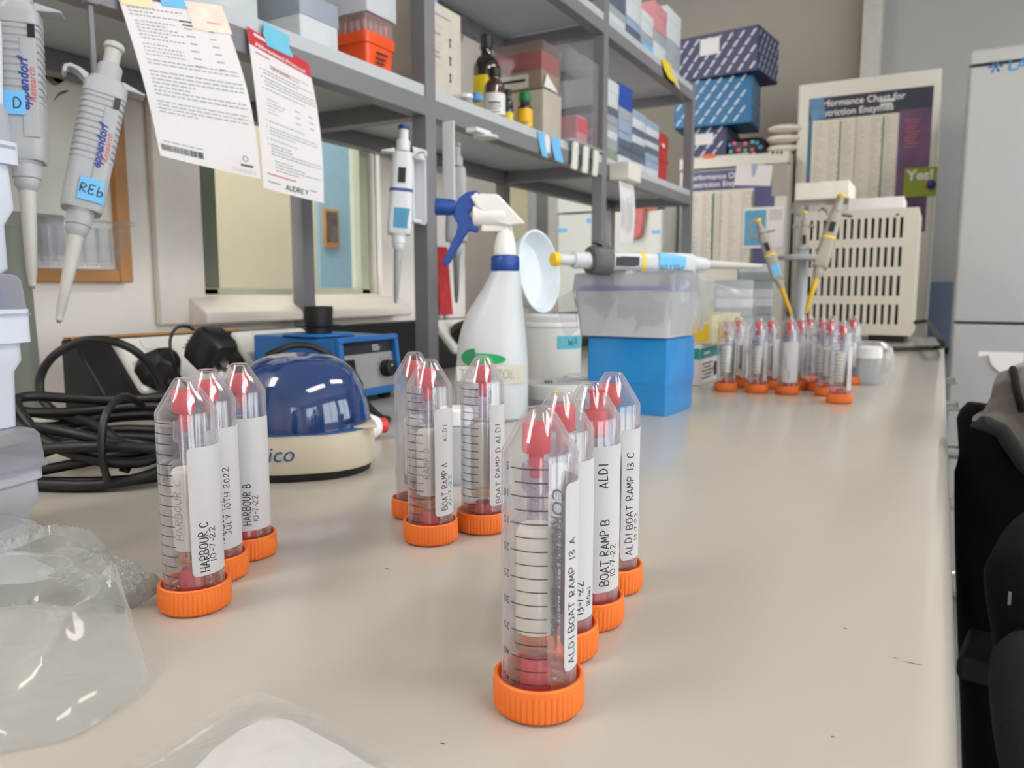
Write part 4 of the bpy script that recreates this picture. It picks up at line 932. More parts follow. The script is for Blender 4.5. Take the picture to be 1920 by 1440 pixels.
g = G(); g.flat(lambda u, v: V(((R_+.0005)*sin(rad(32)+u/R_), -(R_+.0005)*cos(rad(32)+u/R_), z0+.006+v)), hand('WA', .012, .012, w=.0012), lim=.003); obj('pen_marking', g, M_INK, tt)
lc = at(1010, 509, tc.length*.99)
t = thing('tub_lid', 'deep round white lid propped on edge on top of the white tub', 'lid', (lc.x, lc.y, lc.z))
ax = ((EYE-lc).normalized()*.50+RT*.84+V((0, 0, .12))).normalized(); T = ax.to_track_quat('Z', 'Y').to_matrix().to_4x4()
R0 = 77*tc.length/1450
obj('lid_dish', G().lathe([(.002, -.030), (R0*.80, -.030), (R0*.88, -.024), (R0*.93, -.004), (R0, -.002), (R0, .003), (R0*.95, .003), (R0*.90, -.004), (R0*.84, -.021), (R0*.77, -.0265), (.002, -.027)], 60, T=T), mat('glossy_white_lid', (226, 234, 240), .25), t)
def dish(label, px_, py_, r, h, m, off_=0, name='petri_dish', z=.0003, cat='dish', lidm=None):
    p = oz(px_, py_); d = V((p.x, p.y, 0)).normalized(); c = V((p.x, p.y, 0))+d*r
    t = thing(name, label, cat, (c.x, c.y, z), atan2(-c.x, c.y))
    return t, c
t, c = dish('round clear ribbed container with a barcode on its lid, before the white tub', 1046, 776, .049, .05, None, name='ribbed_container', cat='container')
N = 90; rr2 = lambda r, z, a=0: [((r+a*(k % 2))*cos(2*pi*k/N), (r+a*(k % 2))*sin(2*pi*k/N), z) for k in range(N)]
M_NAT = mat('natural_polypropylene', (210, 212, 208), .35, sss=.1)
obj('container_body', G().lathe([(.044, 0), (.047, .003), (.047, .016)], 50), M_FROST, t)
li = obj('ribbed_lid', G().loft([rr2(.048, .0162), rr2(.049, .018, .0006), rr2(.049, .034, .0006), rr2(.047, .036), rr2(.002, .036)]), M_NAT, t)
g = G(); g.flat(lambda u, v: V((u, v, .0364)), rects([(-.024, -.03, .028, .008)])); obj('barcode_label', g, M_WHITE, li)
g = G(); g.flat(lambda u, v: V((u, v, .0368)), rects([(-.018+.004*i, -.026, -.0155+.004*i, .004) for i in range(3)]+[(.0, -.004, .024, -.002), (.0, -.010, .020, -.008)])); obj('barcode', g, M_INK, li)
t, c = dish('low clear dish with a plain lid between the ribbed container and blue box', 1098, 742, .034, .03, None)
obj('dish_body', G().lathe([(.030, 0), (.032, .002), (.033, .022), (.034, .023), (.034, .028), (.002, .028)], 40), M_CLEARB, t)
t, c = dish('small white screw-top bottle, half hidden between the BOAT RAMP tubes', 856, 912, .0165, .05, None, name='sample_bottle', cat='bottle')
obj('bottle_body', G().lathe([(.015, 0), (.0168, .002), (.0168, .040), (.013, .047), (.0115, .048)], 32), M_FROST, t)
obj('screw_cap', G().lathe([(.0135, .0485), (.0140, .049), (.0140, .060), (.012, .062)], 32), M_WPL, t)

# ---------------------------------------------------------------- blue box with a bagged tip box and a pipette on top
c1, c2 = oz(1250, 782), oz(1303, 762); ey = V((c2.x-c1.x, c2.y-c1.y)).normalized(); ang = atan2(ey.y, ey.x)-pi/2
exv = V((ey.y, -ey.x)); W_, D_ = .112, .100
cc = V((c1.x, c1.y))-exv*(W_/2)+ey*(D_/2)
t = thing('blue_box', 'glossy bright blue box on the bench under the bagged tip box', 'box', (cc.x, cc.y, 0), ang)
obj('box_body', G().rbox([(.0003, W_*.97, D_*.97, .004), (.03, W_*.985, D_*.985, .004), (.044, W_*.99, D_*.99, .004)]), mat('glossy_blue', (30, 128, 196), .18, var=.02), t)
obj('box_lid', G().rbox([(.040, W_, D_, .004), (.096, W_, D_, .004), (.098, W_-.004, D_-.004, .004)], caps=(True, True)), mat('glossy_blue_lid', (36, 134, 204), .15, var=.02), t)
t = thing('tip_box', 'translucent grey tip box showing blue tips at its rim, wrapped in a clear bag', 'tip box', (cc.x-.004*exv.x-.01*ey.x, cc.y-.004*exv.y-.01*ey.y, .0985), ang)
obj('tray', G().rbox([(.0003, .122, .092, .006), (.055, .134, .102, .007), (.058, .137, .105, .007)]), mat('translucent_grey', (186, 188, 194), .4, sss=.1), t)
g = G()
for i in range(8):
    for j in range(5): g.lathe([(.005, .0585), (.005, .0645)], 8, T=MX.Translation((-.055+.0157*i, -.040+.02*j, 0)))
obj('blue_tips', g, M_TIPS, t)
obj('lid', G().rbox([(.0585, .140, .108, .007), (.079, .137, .105, .008), (.081, .132, .100, .008)], caps=(False, True)), M_LID, t)
bagc = cc
t = thing('plastic_bag', 'clear plastic bag wrapped round the grey tip box, corners sticking out', 'bag', (cc.x, cc.y, .0985), ang)
g = G(); rnd = random.Random(12); rings = []
for zi, (z, gx, gy) in enumerate(((.004, .071, .055), (.02, .076, .058), (.045, .080, .062), (.066, .078, .060), (.0825, .073, .056))):
    ring = []
    for i in range(40):
        a = 2*pi*i/40; c_, s_ = cos(a), sin(a); p4 = (abs(c_)**5+abs(s_)**5)**(-1/5.0)
        ring.append((gx*c_*p4+rnd.uniform(-.0022, .0022), gy*s_*p4+rnd.uniform(-.0022, .0022), z+rnd.uniform(-.0015, .0015)))
    rings.append(ring)
g.loft(rings, cap0=False); obj('bag_body', g, M_BAG, t, sharp=20)
g = G().sheet(lambda u, v: (.072+.075*u*(1-.25*abs(2*v-1)), -.045+.06*v+.012*sin(6*u)+.03*u, .075-.055*v+.020*u*sin(4*v)-.02*u*u), 10, 10, .0002); obj('loose_corner', g, M_BAG, t, sharp=20)
g = G().sheet(lambda u, v: (-.074-.022*u*(1-.3*v), -.055+.012*v+.008*sin(5*u), .066-.055*v-.02*u), 8, 8, .0002); obj('loose_corner', g, M_BAG, t, sharp=20)
pa, pb = at(1036, 504, .93), at(1430, 494, 1.10)
pa.z = .1945; pb.z = .1915
def ly(): 
    t = pipette('pipette with yellow button lying across the bagged tip box, blue tape on it', pb, pa, style='plain', button=mat('yellow_button', (246, 200, 60), .4), ring=mat('yellow_button', (246, 200, 60), .4), tape=(.124, .160, M_BTAPE), mark=('POLLUX', .0062, -.003, .128, False), hook=0, wid=.9, thin=.74, bm=mat('pipette_light_grey', (198, 201, 207), .38))
    M = t.matrix_world.copy(); k = (pa-pb).length/.283
    obj('dark_hook_collar', G().rbox([(.218, .0325, .031, .012), (.220, .036, .034, .012), (.237, .036, .033, .012), (.240, .030, .028, .011)], T=MX.Diagonal((k*.8, k*.8, k, 1))).prism([(.014, .218), (.024, .221), (.0275, .230), (.024, .236), (.021, .228), (.014, .232)], .014, T=MX.Diagonal((k*.74, k*.74, k, 1)) @ MX.Translation((0, .007, 0)) @ MX.Rotation(rad(90), 4, 'X')), mat('charcoal_plastic', (84, 84, 86), .45), t)
    obj('dark_name_plate', G().box(-.005, -.0146, .186, .007, -.0125, .208, T=MX.Diagonal((k*.74, k*.74, k, 1))), M_BLACK, t)
ly()
# ---------------------------------------------------------------- clear bags lying at the near end
def bag_pillow(name, label, out, H, seed, m, cat='bag', extra=None, n=72, rings=22, fold=.12, smooth=True, creases=()):
    P2 = [oz(x, y) for x, y in out]; c = sum(P2, V())/len(P2)
    C2 = curve([(p.x, p.y, 0) for p in P2], 8, True) if smooth else [P2[i].lerp(P2[(i+1) % len(P2)], k/8) for i in range(len(P2)) for k in range(8)]; rnd = random.Random(seed)
    import mathutils
    t = thing(name, label, cat, (c.x, c.y, 0))
    nz = mathutils.noise
    g = G(); rr_ = []
    for j in range(rings+1):
        s = 1-j/rings; ring = []
        for p in C2:
            q = c+(p-c)*max(s, .01); 
            h = H(q, s) + fold*(.055*(1-s**4))*(abs(nz.noise(q*18+V((seed, 0, 0))))-.25)+.004*nz.noise(q*60)*(1-s)
            for a_, b_, hh, ww in creases:
                ab = b_-a_; tt = max(0, min(1, (q-a_).dot(ab)/ab.length_squared)); dd = (q-a_-ab*tt).length
                h += hh*math.exp(-(dd/ww)**1.3)*(1-s**6)
            ring.append((q.x-c.x, q.y-c.y, max(.0012, h)))
        rr_.append(ring)
    g.loft(rr_, cap0=False, cap1=True)
    bottom = [[(p.x-c.x, p.y-c.y, .0012) for p in C2], [((p.x-c.x)*.97, (p.y-c.y)*.97, .0004) for p in C2]]
    g.loft(list(reversed(bottom)), cap0=True, cap1=False)
    o = obj('bag_film', g, m, t, sharp=24)
    return t, c
M_BAG2 = film('crumpled_polythene', tint=(250, 251, 251), base=.07, edge=.42, power=1.8, body=(240, 241, 241), gloss=.12, ior=1.5, bump=.5, bscale=28)
t, c = bag_pillow('plastic_bag', 'large crumpled clear plastic bag lying at the near end by the tip racks',
    [(-90, 1040), (-20, 1010), (60, 1012), (125, 1045), (190, 1078), (228, 1100), (240, 1160), (262, 1210), (276, 1262), (262, 1300), (200, 1350), (120, 1392), (20, 1412), (-90, 1425), (-170, 1250)],
    lambda q, s: .036*(1-s**2.2)**.6, 5, M_BAG2, fold=.4, rings=34, creases=[(oz(-60, 1190, 0), oz(205, 1092, 0), .010, .006), (oz(205, 1092, 0), oz(228, 1215, 0), .008, .005), (oz(225, 1215, 0), oz(100, 1335, 0), .008, .006), (oz(268, 1265, 0), oz(225, 1215, 0), .006, .005)])
g = G(); a = oz(140, 1046, .022)-c; b_ = oz(216, 1090, .020)-c; e_ = oz(282, 1118, .004)-c
import mathutils
def strip(u, v):
    p = (1-u)**2*a+2*u*(1-u)*b_+u*u*e_; w = V((.004, .012, .006))*(v-.5)*2*(1-.3*u)
    return p+w+V((0, 0, .0025*sin(22*u+3*v)*.35))
g.sheet(strip, 40, 6, .0003); obj('bag_seam', g, film('crinkled_seam', tint=(236, 238, 236), base=.25, edge=.5, power=1.5, body=(190, 192, 190), gloss=.08, bump=.8, bscale=160), t, sharp=15)
g = G(); P3 = [oz(x, y, .016)-c for x, y in ((-90, 1050), (20, 1030), (90, 1060), (128, 1078), (50, 1092), (-90, 1100))]
g.add([tuple(p) for p in P3]+[tuple(p-V((0, 0, .0004))) for p in P3], [tuple(range(6)), tuple(range(11, 5, -1))]+[(i, (i+1) % 6, 6+(i+1) % 6, 6+i) for i in range(6)]); obj('paper_insert', g, film('pale_insert', base=.45, edge=.2, power=2, body=(226, 226, 228), gloss=.3), t)
# flat pouch with a white sheet
pts = [(484, 1321), (560, 1347), (640, 1386), (722, 1432), (780, 1480), (560, 1530), (330, 1490), (210, 1475), (300, 1430), (390, 1368), (440, 1340)]
t, c = bag_pillow('clear_pouch', 'flat clear pouch holding a white sheet at the near edge of the view', pts, lambda q, s: .0055+.004*(1-s), 8, M_BAG2, fold=.22, smooth=False)
P3 = [oz(x, y, .003)-c for x, y in ((470, 1356), (500, 1344), (545, 1350), (640, 1400), (720, 1450), (700, 1500), (420, 1500), (340, 1462), (375, 1432), (400, 1405))]
n = len(P3); g = G(); g.add([tuple(p) for p in P3]+[tuple(p-V((0, 0, .001))) for p in P3], [tuple(range(n)), tuple(range(2*n-1, n-1, -1))]+[(i, (i+1) % n, n+(i+1) % n, n+i) for i in range(n)])
sh_ = tag(obj('white_sheet', g.warp(lambda p: p), mat('folded_sheet', (208, 205, 204), .75, var=.03, scale=60, bump=.15, bscale=120), loc=(c.x, c.y, 0)), 'white folded sheet inside the flat clear pouch', 'sheet')

# ---------------------------------------------------------------- chair with a hooded jacket
M_JB = mat('black_fleece', (8, 8, 10), .95, var=.2, scale=80, sheen=.03, spec=.2)
M_JG = mat('brown_grey_fleece', (58, 50, 46), .9, var=.12, scale=120, bump=.15, bscale=700, sheen=.2)
jc = at(1960, 900, .86); 
M_CH = mat('chair_black', (12, 12, 14), .6, var=.2)
t = thing('office_chair', 'black office chair drawn up beside the bench, mostly under the jacket', 'chair', (jc.x+.20, jc.y+.02, -.9), rad(-8))
obj('seat', G().rbox([(.42, .44, .44, .06), (.45, .48, .48, .08), (.49, .47, .47, .08), (.50, .42, .42, .07)]), M_CH, t)
obj('backrest', G().rbox([(.56, .36, .035, .015, 0, .02), (.62, .40, .045, .02, 0, .02), (.86, .38, .04, .02, 0, .03), (.90, .30, .03, .012, 0, .03)]), M_CH, t)
obj('back_bar', G().box(-.03, .04, .44, .03, .06, .60), M_CH, t, bev=.004)
obj('gas_column', G().lathe([(.028, .10), (.028, .26), (.02, .262), (.02, .42)], 20), M_CHROME, t)
for sx in (-1, 1):
    obj('armrest', G().box(sx*.235-.022, -.16, .640, sx*.235+.022, .10, .668).box(sx*.235-.012, -.04, .46, sx*.235+.012, .0, .64), M_CH, t, bev=.008)
for k in range(5):
    a = 2*pi*k/5+.3; lg = obj('leg', G().tube([(0, 0, .10), (.15*cos(a), .15*sin(a), .085), (.27*cos(a), .27*sin(a), .068)], .016, 10), M_CH, t)
    obj('caster', G().lathe([(.02, -.016), (.026, -.012), (.026, .012), (.02, .016)], 18, T=MX.Translation((.27*cos(a), .27*sin(a), .0265)) @ MX.Rotation(a+pi/2, 4, 'Z') @ MX.Rotation(rad(90), 4, 'X')), M_CH, lg)
j = thing('jacket', 'black jacket with a brown-grey hood hung over the back of the chair', 'jacket', (jc.x, jc.y, -.9), rad(-8))
def jpt(x, y, d): 
    p = at(x, y, d)-V((jc.x, jc.y, -.9)); return MX.Rotation(rad(8), 4, 'Z') @ p
sil = [(1822, 787), (1806, 803), (1797, 822), (1799, 850), (1803, 872), (1798, 895), (1792, 912), (1791, 960), (1791, 1060), (1792, 1200), (1793, 1300), (1794, 1440), (1795, 1560)]
rings = []
for i, (x, y) in enumerate(sil):
    n = 36; q0 = jpt(x, y, .86); W2 = .46; hw = W2/2; cxj = q0.x+hw-.012; z = q0.z; D2 = (.075 if i == 0 else .115 if i < 3 else .15)
    rings.append([(cxj+hw*cos(a)*(abs(cos(a))**-.25 if abs(cos(a)) > .05 else 1)*.92 if False else cxj+hw*math.copysign(abs(cos(a))**.75, cos(a)), .03+D2/2*math.copysign(abs(sin(a))**.75, sin(a))+.010*sin(5*a+z*9), z+.012*cos(2*a)*(i < 4)) for a in [2*pi*k/n for k in range(n)]])
obj('jacket_body', G().loft(rings[::-1]), M_JB, j, sharp=70)
# collar and hood: outer shell of the hood bulging above, trimmed with a dark band
hd = [[(1822, 790, .80), (1850, 786, .80), (1880, 800, .795), (1915, 850, .79), (1950, 905, .785)], [(1842, 778, .83), (1868, 772, .82), (1895, 778, .81), (1925, 810, .80), (1962, 860, .79)],
      [(1856, 752, .85), (1880, 742, .835), (1905, 745, .82), (1935, 770, .805), (1972, 820, .80)], [(1862, 722, .87), (1886, 712, .85), (1912, 712, .84), (1942, 732, .83), (1980, 780, .82)],
      [(1872, 702, .90), (1892, 692, .885), (1918, 688, .88), (1948, 700, .88), (1985, 742, .87)], [(1880, 700, .94), (1900, 692, .94), (1922, 688, .94), (1950, 700, .94), (1985, 740, .93)],
      [(1868, 760, .97), (1890, 752, .98), (1920, 752, .985), (1950, 760, .985), (1990, 790, .97)]]
def hpt(u, v, grid=hd):
    a = v*(len(grid)-1); i = min(int(a), len(grid)-2); f = a-i
    def row(r):
        b = u*(len(r)-1); k = min(int(b), len(r)-2); h = b-k
        p, q = jpt(*r[k]), jpt(*r[k+1]); return p.lerp(q, h)
    return row(grid[i]).lerp(row(grid[i+1]), f)
away = MX.Rotation(rad(8), 4, 'Z') @ V((.06, 1, 0)).normalized()
hr = []
for k in range(25):
    v = k/24*.83; fr_ = [hpt(i/16, v) for i in range(17)]; th = .16*(1-.45*v); bk = []
    for i in range(17):
        q = fr_[16-i]; w = sin(pi*(i+.5)/17); bk.append(q+away*(th*w**.5)+V((0, 0, -.012*w)))
    hr.append(fr_+bk)
hg = G().loft(hr, cap0=True, cap1=False); top_ = hr[-1]; cen = sum(top_, V())/len(top_)
last = [hr[-1]]+[[p.lerp(cen, f)+V((0, 0, .012*f)) for p in top_] for f in (.35, .7, .97)]
hg.loft(last, cap0=False, cap1=True); obj('hood', hg, M_JG, j, sharp=80)
obj('hood_trim', G().tube([hpt(.32, .66), hpt(.40, .54), hpt(.47, .42), hpt(.56, .33), hpt(.64, .27)], .004, 8), M_JB, j)
obj('collar_band', G().tube([hpt(u/12, 0)+V((0, -.004, -.004)) for u in range(13)], lambda u: .0015+.0065*min(1, 5*u, 5*(1-u)), 10), mat('charcoal_ribbing', (20, 21, 23), .9), j)
obj('sleeve', G().tube([jpt(1950, 960, .80), jpt(1937, 1080, .76), jpt(1945, 1180, .74), jpt(1960, 1300, .74)], lambda u: (.045-.010*u)*max(.06, min(1, (3*u)**.6)), 20), M_JB, j, sharp=80)
obj('sleeve_cuff', G().tube([jpt(1940, 1180, .72), jpt(1922, 1270, .71), jpt(1928, 1380, .70), jpt(1950, 1510, .70)], lambda u: (.030-.004*u)*max(.08, min(1, (4*u)**.6)), 18), mat('ribbed_cuff', (26, 26, 28), .9, var=.25, scale=300, bump=.4, bscale=900), j)
obj('zip_pull', G().box(-.0012, -.001, -.006, .0012, .001, .006, T=MX.Translation(jpt(1893, 1122, .72))), mat('dull_zip', (120, 120, 122), .5), j)
# ---------------------------------------------------------------- things on the shelves
def carton(name, label, cat, y0, y1, xf, d, z, h, mb, ml=None, lh=0.0, group=None, r=.003, rz=0.0, over=.0015, bn='box_body', ln='box_lid'):
    w = y1-y0
    t = thing(name, label, cat, (xf-d/2, (y0+y1)/2, z), rz, group)
    obj(bn, G().rbox([(.0004, d-.002, w-.002, r), (.002, d-.001, w-.001, r), (h-lh, d-.001, w-.001, r)], n=3), mb, t, bev=0)
    if ml: obj(ln, G().rbox([(h-lh-.004, d+over, w+over, r), (h-.002, d+over, w+over, r), (h, d-.003, w-.003, r)], n=3, caps=(True, True)), ml, t)
    return t, d, w
def face_marks(par, name, d, rs, m, lift=.0006):               # on the +X face: u along +Y from centre, v up
    g = G(); g.flat(lambda u, v: V((d/2+lift, u, v)), rects(rs) if isinstance(rs, list) else rs); return obj(name, g, m, par)
def near_marks(par, name, w, rs, m, lift=.0006):               # on the -Y face: u along +X
    g = G(); g.flat(lambda u, v: V((u, -w/2-lift, v)), rects(rs) if isinstance(rs, list) else rs); return obj(name, g, m, par)
Z1, Z2 = SH_A+.0002, SH_B+.0002
M_BXW = mat('box_white', (206, 210, 216), .5); M_BXG = mat('box_grey', (160, 166, 174), .45); M_BXS = mat('box_slate', (92, 104, 122), .45)
M_BXB = mat('box_blue_grey', (150, 168, 196), .4); M_BXC = mat('box_cream', (206, 202, 190), .6); M_ROY = mat('royal_blue', (28, 72, 170), .4)
M_OLV = mat('olive_band', (150, 148, 44), .6); M_PINK = mat('dusty_pink', (196, 92, 104), .5); M_PNK2 = mat('pale_rose', (206, 140, 148), .5)
t, d, w = carton('storage_box', 'pale grey-green box with its lid ajar at the shelf end nearest the camera', 'box', .655, .772, -.805, .12, Z1, .085, mat('sage_white', (196, 204, 204), .5), mat('sage_lid', (206, 214, 212), .5), .02)
carton('paper_packet', 'cream paper packet leaning between the two pale boxes on the shelf', 'packet', .778, .812, -.875, .06, Z1, .095, mat('cream_packet', (214, 208, 178), .7))
t, d, w = carton('tip_rack', 'grey lidded tip rack on the shelf before the orange rack', 'tip rack', .842, .921, -.80, .115, Z1, .068, M_BXW, mat('blue_grey_lid', (150, 160, 174), .4), .028, 'tip racks on the shelf')
t = thing('tip_rack', 'bright orange tip rack with black print and a clear lid on the shelf', 'tip rack', (-.855, 1.019, Z1), 0, 'tip racks on the shelf')
M_ORB = mat('orange_rack_plastic', (236, 84, 30), .3)
obj('rack_base', G().rbox([(.0003, .106, .064, .006), (.036, .110, .068, .007), (.0365, .115, .074, .008), (.053, .116, .075, .008)]), M_ORB, t)
obj('rack_lid', G().rbox([(.0532, .112, .071, .007), (.080, .110, .069, .008), (.081, .106, .065, .008)], caps=(False, True)), film('rose_clear_lid', tint=(244, 222, 220), base=.35, edge=.4, power=2, body=(220, 196, 196), gloss=.12), t)
g = G()
for i in range(8):
    for j in range(5): g.lathe([(.0036, .0534), (.0036, .073)], 8, T=MX.Translation((-.045+.0128*i, -.026+.013*j, 0)))
obj('pipette_tips', g, mat('rosy_tips', (212, 190, 192), .5), t)
face_marks(t, 'lettering', .112, [(-.012, .024, .016, .027), (-.014, .016, .012, .019), (-.014, .009, .008, .012)], M_INK, .0008)
carton('storage_box', 'grey white box standing on top of the orange tip rack', 'box', .984, 1.060, -.797, .112, Z1+.0815, .075, mat('lilac_white', (196, 198, 208), .45), M_BXW, .02)
for k in range(4):
    t, d, w = carton('carton', 'flat cream carton with an olive band behind the post, %s of four stacked' % ('lowest', 'second from bottom', 'third from bottom', 'topmost')[k], 'carton', 1.19, 1.345, -.925, .11, Z1+.0335*k, .033, M_BXC, group='banded cartons behind the post')
    near_marks(t, 'olive_band', w, [(-.05, .026, .053, .032)], M_OLV); face_marks(t, 'olive_band', d, [(-.07, .026, .07, .032)], M_OLV); face_marks(t, 'small_print', d, [(-.06, .018, -.02, .020), (-.06, .012, .0, .014), (-.06, .006, -.01, .008)], M_GINK)
t, d, w = carton('carton', 'tall cream carton with arrows and printed boxes, standing next to the post', 'carton', 1.158, 1.292, -.822, .07, Z1, .166, mat('kraft_cream', (202, 196, 184), .65))
face_marks(t, 'printed_lines', d, [(-.06, .146, .03, .1475), (-.055, .112, -.005, .115), (-.055, .080, -.008, .083), (-.055, .072, -.006, .075), (-.062, .098, .004, .0985), (-.062, .126, .004, .1265), (-.062, .06, .004, .0605), (-.062, .09, .004, .0905)], M_GINK)
ar = []
for v in (.108, .076, .046): ar += [(.026, v-.006, .029, v+.008), (.0235, v+.004, .0315, v+.0055), (.0245, v-.008, .0305, v-.006)]
face_marks(t, 'printed_arrows', d, ar, M_INK)
carton('storage_box', 'sky blue box lying on top of the tall cream carton', 'box', 1.165, 1.222, -.826, .06, Z1+.1665, .045, mat('sky_blue', (112, 164, 226), .5))
# bottles
M_AMB = mat('amber_glass', (62, 30, 18), .08, var=.05, spec=.8, coat=.5); M_DRK = mat('dark_glass', (34, 24, 28), .08, spec=.8, coat=.5)
M_YL = mat('yellow_label', (232, 204, 20), .5); M_YO = mat('amber_label', (240, 186, 30), .5)
def bottle(label, px, X, topy, r, mb, capm, lab=None, neck=.4, capr=.45, caph=.02, z=Z1, marks=None, name='reagent_bottle'):
    p = ox(px, topy, X); h = p.z-z
    t = thing(name, label, 'bottle', (X, p.y, z), atan2(-X, p.y), 'reagent bottles on the shelf')
    hb = h-caph
    obj('bottle_body', G().lathe([(r*.9, .0003), (r, .003), (r, hb*.76), (r*.95, hb*.81), (r*.70, hb*.89), (r*neck*1.1, hb*.92), (r*neck, hb*.94), (r*neck, hb)], 32), mb, t)
    obj('cap', G().lathe([(r*capr, hb+.0003), (r*capr*1.04, hb+.001), (r*capr*1.02, h-.002), (r*capr*.85, h)], 28), capm, t)
    if lab:
        z0, z1, m = lab; l = obj('bottle_label', G().sheet(lambda u, v: ((r+.0004)*sin(rad(-130+260*u)), -(r+.0004)*cos(rad(-130+260*u)), hb*(z0+(z1-z0)*v)), 30, 2, .0003), m, t)
        if marks:
            g = G(); g.flat(lambda u, v: V(((r+.0009)*sin(u/r), -(r+.0009)*cos(u/r), v)), rects(marks), lim=.006); obj('label_print', g, M_INK, l)
    return t
bottle('tall dark bottle with a black cap and broad yellow label behind the carton', 912, -.90, 66, .029, M_DRK, M_BLACK, (.12, .66, M_YL), neck=.42, capr=.46, caph=.030, marks=[(-.012, .04, .012, .043), (-.012, .032, .006, .035)])
bottle('small amber glass bottle with a black cap and white printed label', 927, -.815, 128, .0215, M_AMB, M_BLACK, (.06, .58, M_WHITE), neck=.55, capr=.58, caph=.018, marks=[(-.012, .026, .012, .029), (-.012, .020, .014, .0215), (-.012, .015, .010, .0165), (-.008, .0085, .012, .010)])
bottle('tiny dark bottle with a yellow label half hidden by the amber glass bottle', 952, -.83, 168, .0115, M_DRK, M_BLACK, (.05, .45, M_YL), neck=.6, capr=.65, caph=.014)
bottle('small dark bottle with a green cap and amber yellow label at the shelf edge', 984, -.81, 174, .0165, M_DRK, mat('green_cap', (20, 120, 72), .4), (.06, .72, M_YO), neck=.66, capr=.74, caph=.020, marks=[(-.008, .012, .010, .0135), (-.008, .008, .006, .0095)])
p = ox(874, 182, -.803); t = thing('specimen_pot', 'small white pot at the shelf edge before the tall cream carton', 'pot', (-.803, p.y, Z1))
obj('pot_body', G().lathe([(.010, 0), (.012, .002), (.012, .012)], 24), M_FROST, t); obj('pot_lid', G().lathe([(.013, .0122), (.013, .018), (.012, .019)], 24), M_WPL, t)
p = ox(895, 188, -.805); t = thing('specimen_vial', 'small clear vial with a crumpled blue top beside the amber glass bottle', 'vial', (-.805, p.y, Z1))
obj('vial_body', G().lathe([(.008, 0), (.009, .002), (.009, .016)], 20), M_CLEARB, t); obj('vial_top', G().lathe([(.011, .0162), (.012, .020), (.009, .029), (.007, .031)], 9), mat('cornflower_blue', (84, 150, 210), .6), t)
t, d, w = carton('storage_box', 'clear lidless box under the pink lined box on the shelf', 'box', 1.595, 1.69, -.80, .125, Z1, .10, mat('beige_translucent', (186, 178, 166), .4))
t, d, w = carton('storage_box', 'clear box lined in pink with a black barcode strip, on the beige box', 'box', 1.590, 1.685, -.80, .130, Z1+.1003, .102, film('smoky_clear', tint=(232, 226, 222), base=.22, edge=.4, power=2, body=(190, 180, 174), gloss=.1), r=.003)
obj('pink_lining', G().box(-.060, -.044, .042, .060, .044, .082), M_PINK, t); obj('cream_layer', G().box(-.060, -.044, .002, .060, .044, .0415), mat('tan_card', (190, 176, 158), .6), t)
l = near_marks(t, 'printed_label', w, [(-.045, .004, .03, .034)], mat('label_grey', (206, 200, 192), .6)); g = near_marks(t, 'barcode_strip', w, [(-.04, .018, .022, .024)], M_INK, .0012)
face_marks(t, 'white_tag', d, ([(-.044, .004), (.03, .004), (-.03, .034)], [(0, 1, 2)]), M_WHITE, .0012)
t, d, w = carton('acrylic_box', 'tall clear acrylic box with a red carton inside it, beside the second post', 'box', 1.70, 1.895, -.795, .17, Z1, .222, M_CLEARB, r=.002, bn='acrylic_shell')
t, d, w = carton('carton', 'small red and white carton standing inside the tall acrylic box', 'carton', 1.81, 1.875, -.815, .05, Z1+.002, .085, M_PNK2); face_marks(t, 'red_panel', d, [(-.03, .045, .03, .08)], mat('bright_red', (216, 50, 66), .5))
t = thing('tube_holder', 'white three-fingered holder hooked over the shelf edge before the acrylic box', 'holder', (-.780, 1.775, Z1))
g = G().rbox([(.0003, .05, .20, .01, -.012, 0), (.004, .05, .20, .01, -.012, 0)]); obj('holder_plate', g, M_FROST, t)
for k in range(3): obj('finger', G().rbox([(-.062, .006, .024, .003, .003, -.065+.062*k), (-.058, .008, .028, .004, .003, -.065+.062*k), (.0, .008, .028, .004, .006, -.065+.062*k)]), mat('ivory_finger', (226, 226, 216), .4), t)
for k, (y0, y1, lab) in enumerate(((1.535, 1.565, 'blue tape flag on the shelf edge, the one nearer the green-capped bottle'), (1.600, 1.645, 'blue tape flag on the shelf edge beside the white fingered holder'))):
    g = G().sheet(lambda u, v: (-.7845+.006*v*v, -(y1-y0)/2+(y1-y0)*u+.012*v, -.052*v), 3, 6, .0003)
    tag(obj('blue_tape', g, M_BTAPE, loc=(0, (y0+y1)/2, .500)), lab, 'tape', 'tape flags on the shelves')
tag(obj('white_tape', G().sheet(lambda u, v: (-.7845, -.014+.028*u, -.036*v), 2, 2, .0003), M_WHITE, loc=(0, 1.583, .4975)), 'white tape between two blue tape flags on the shelf edge', 'tape', 'tape flags on the shelves')
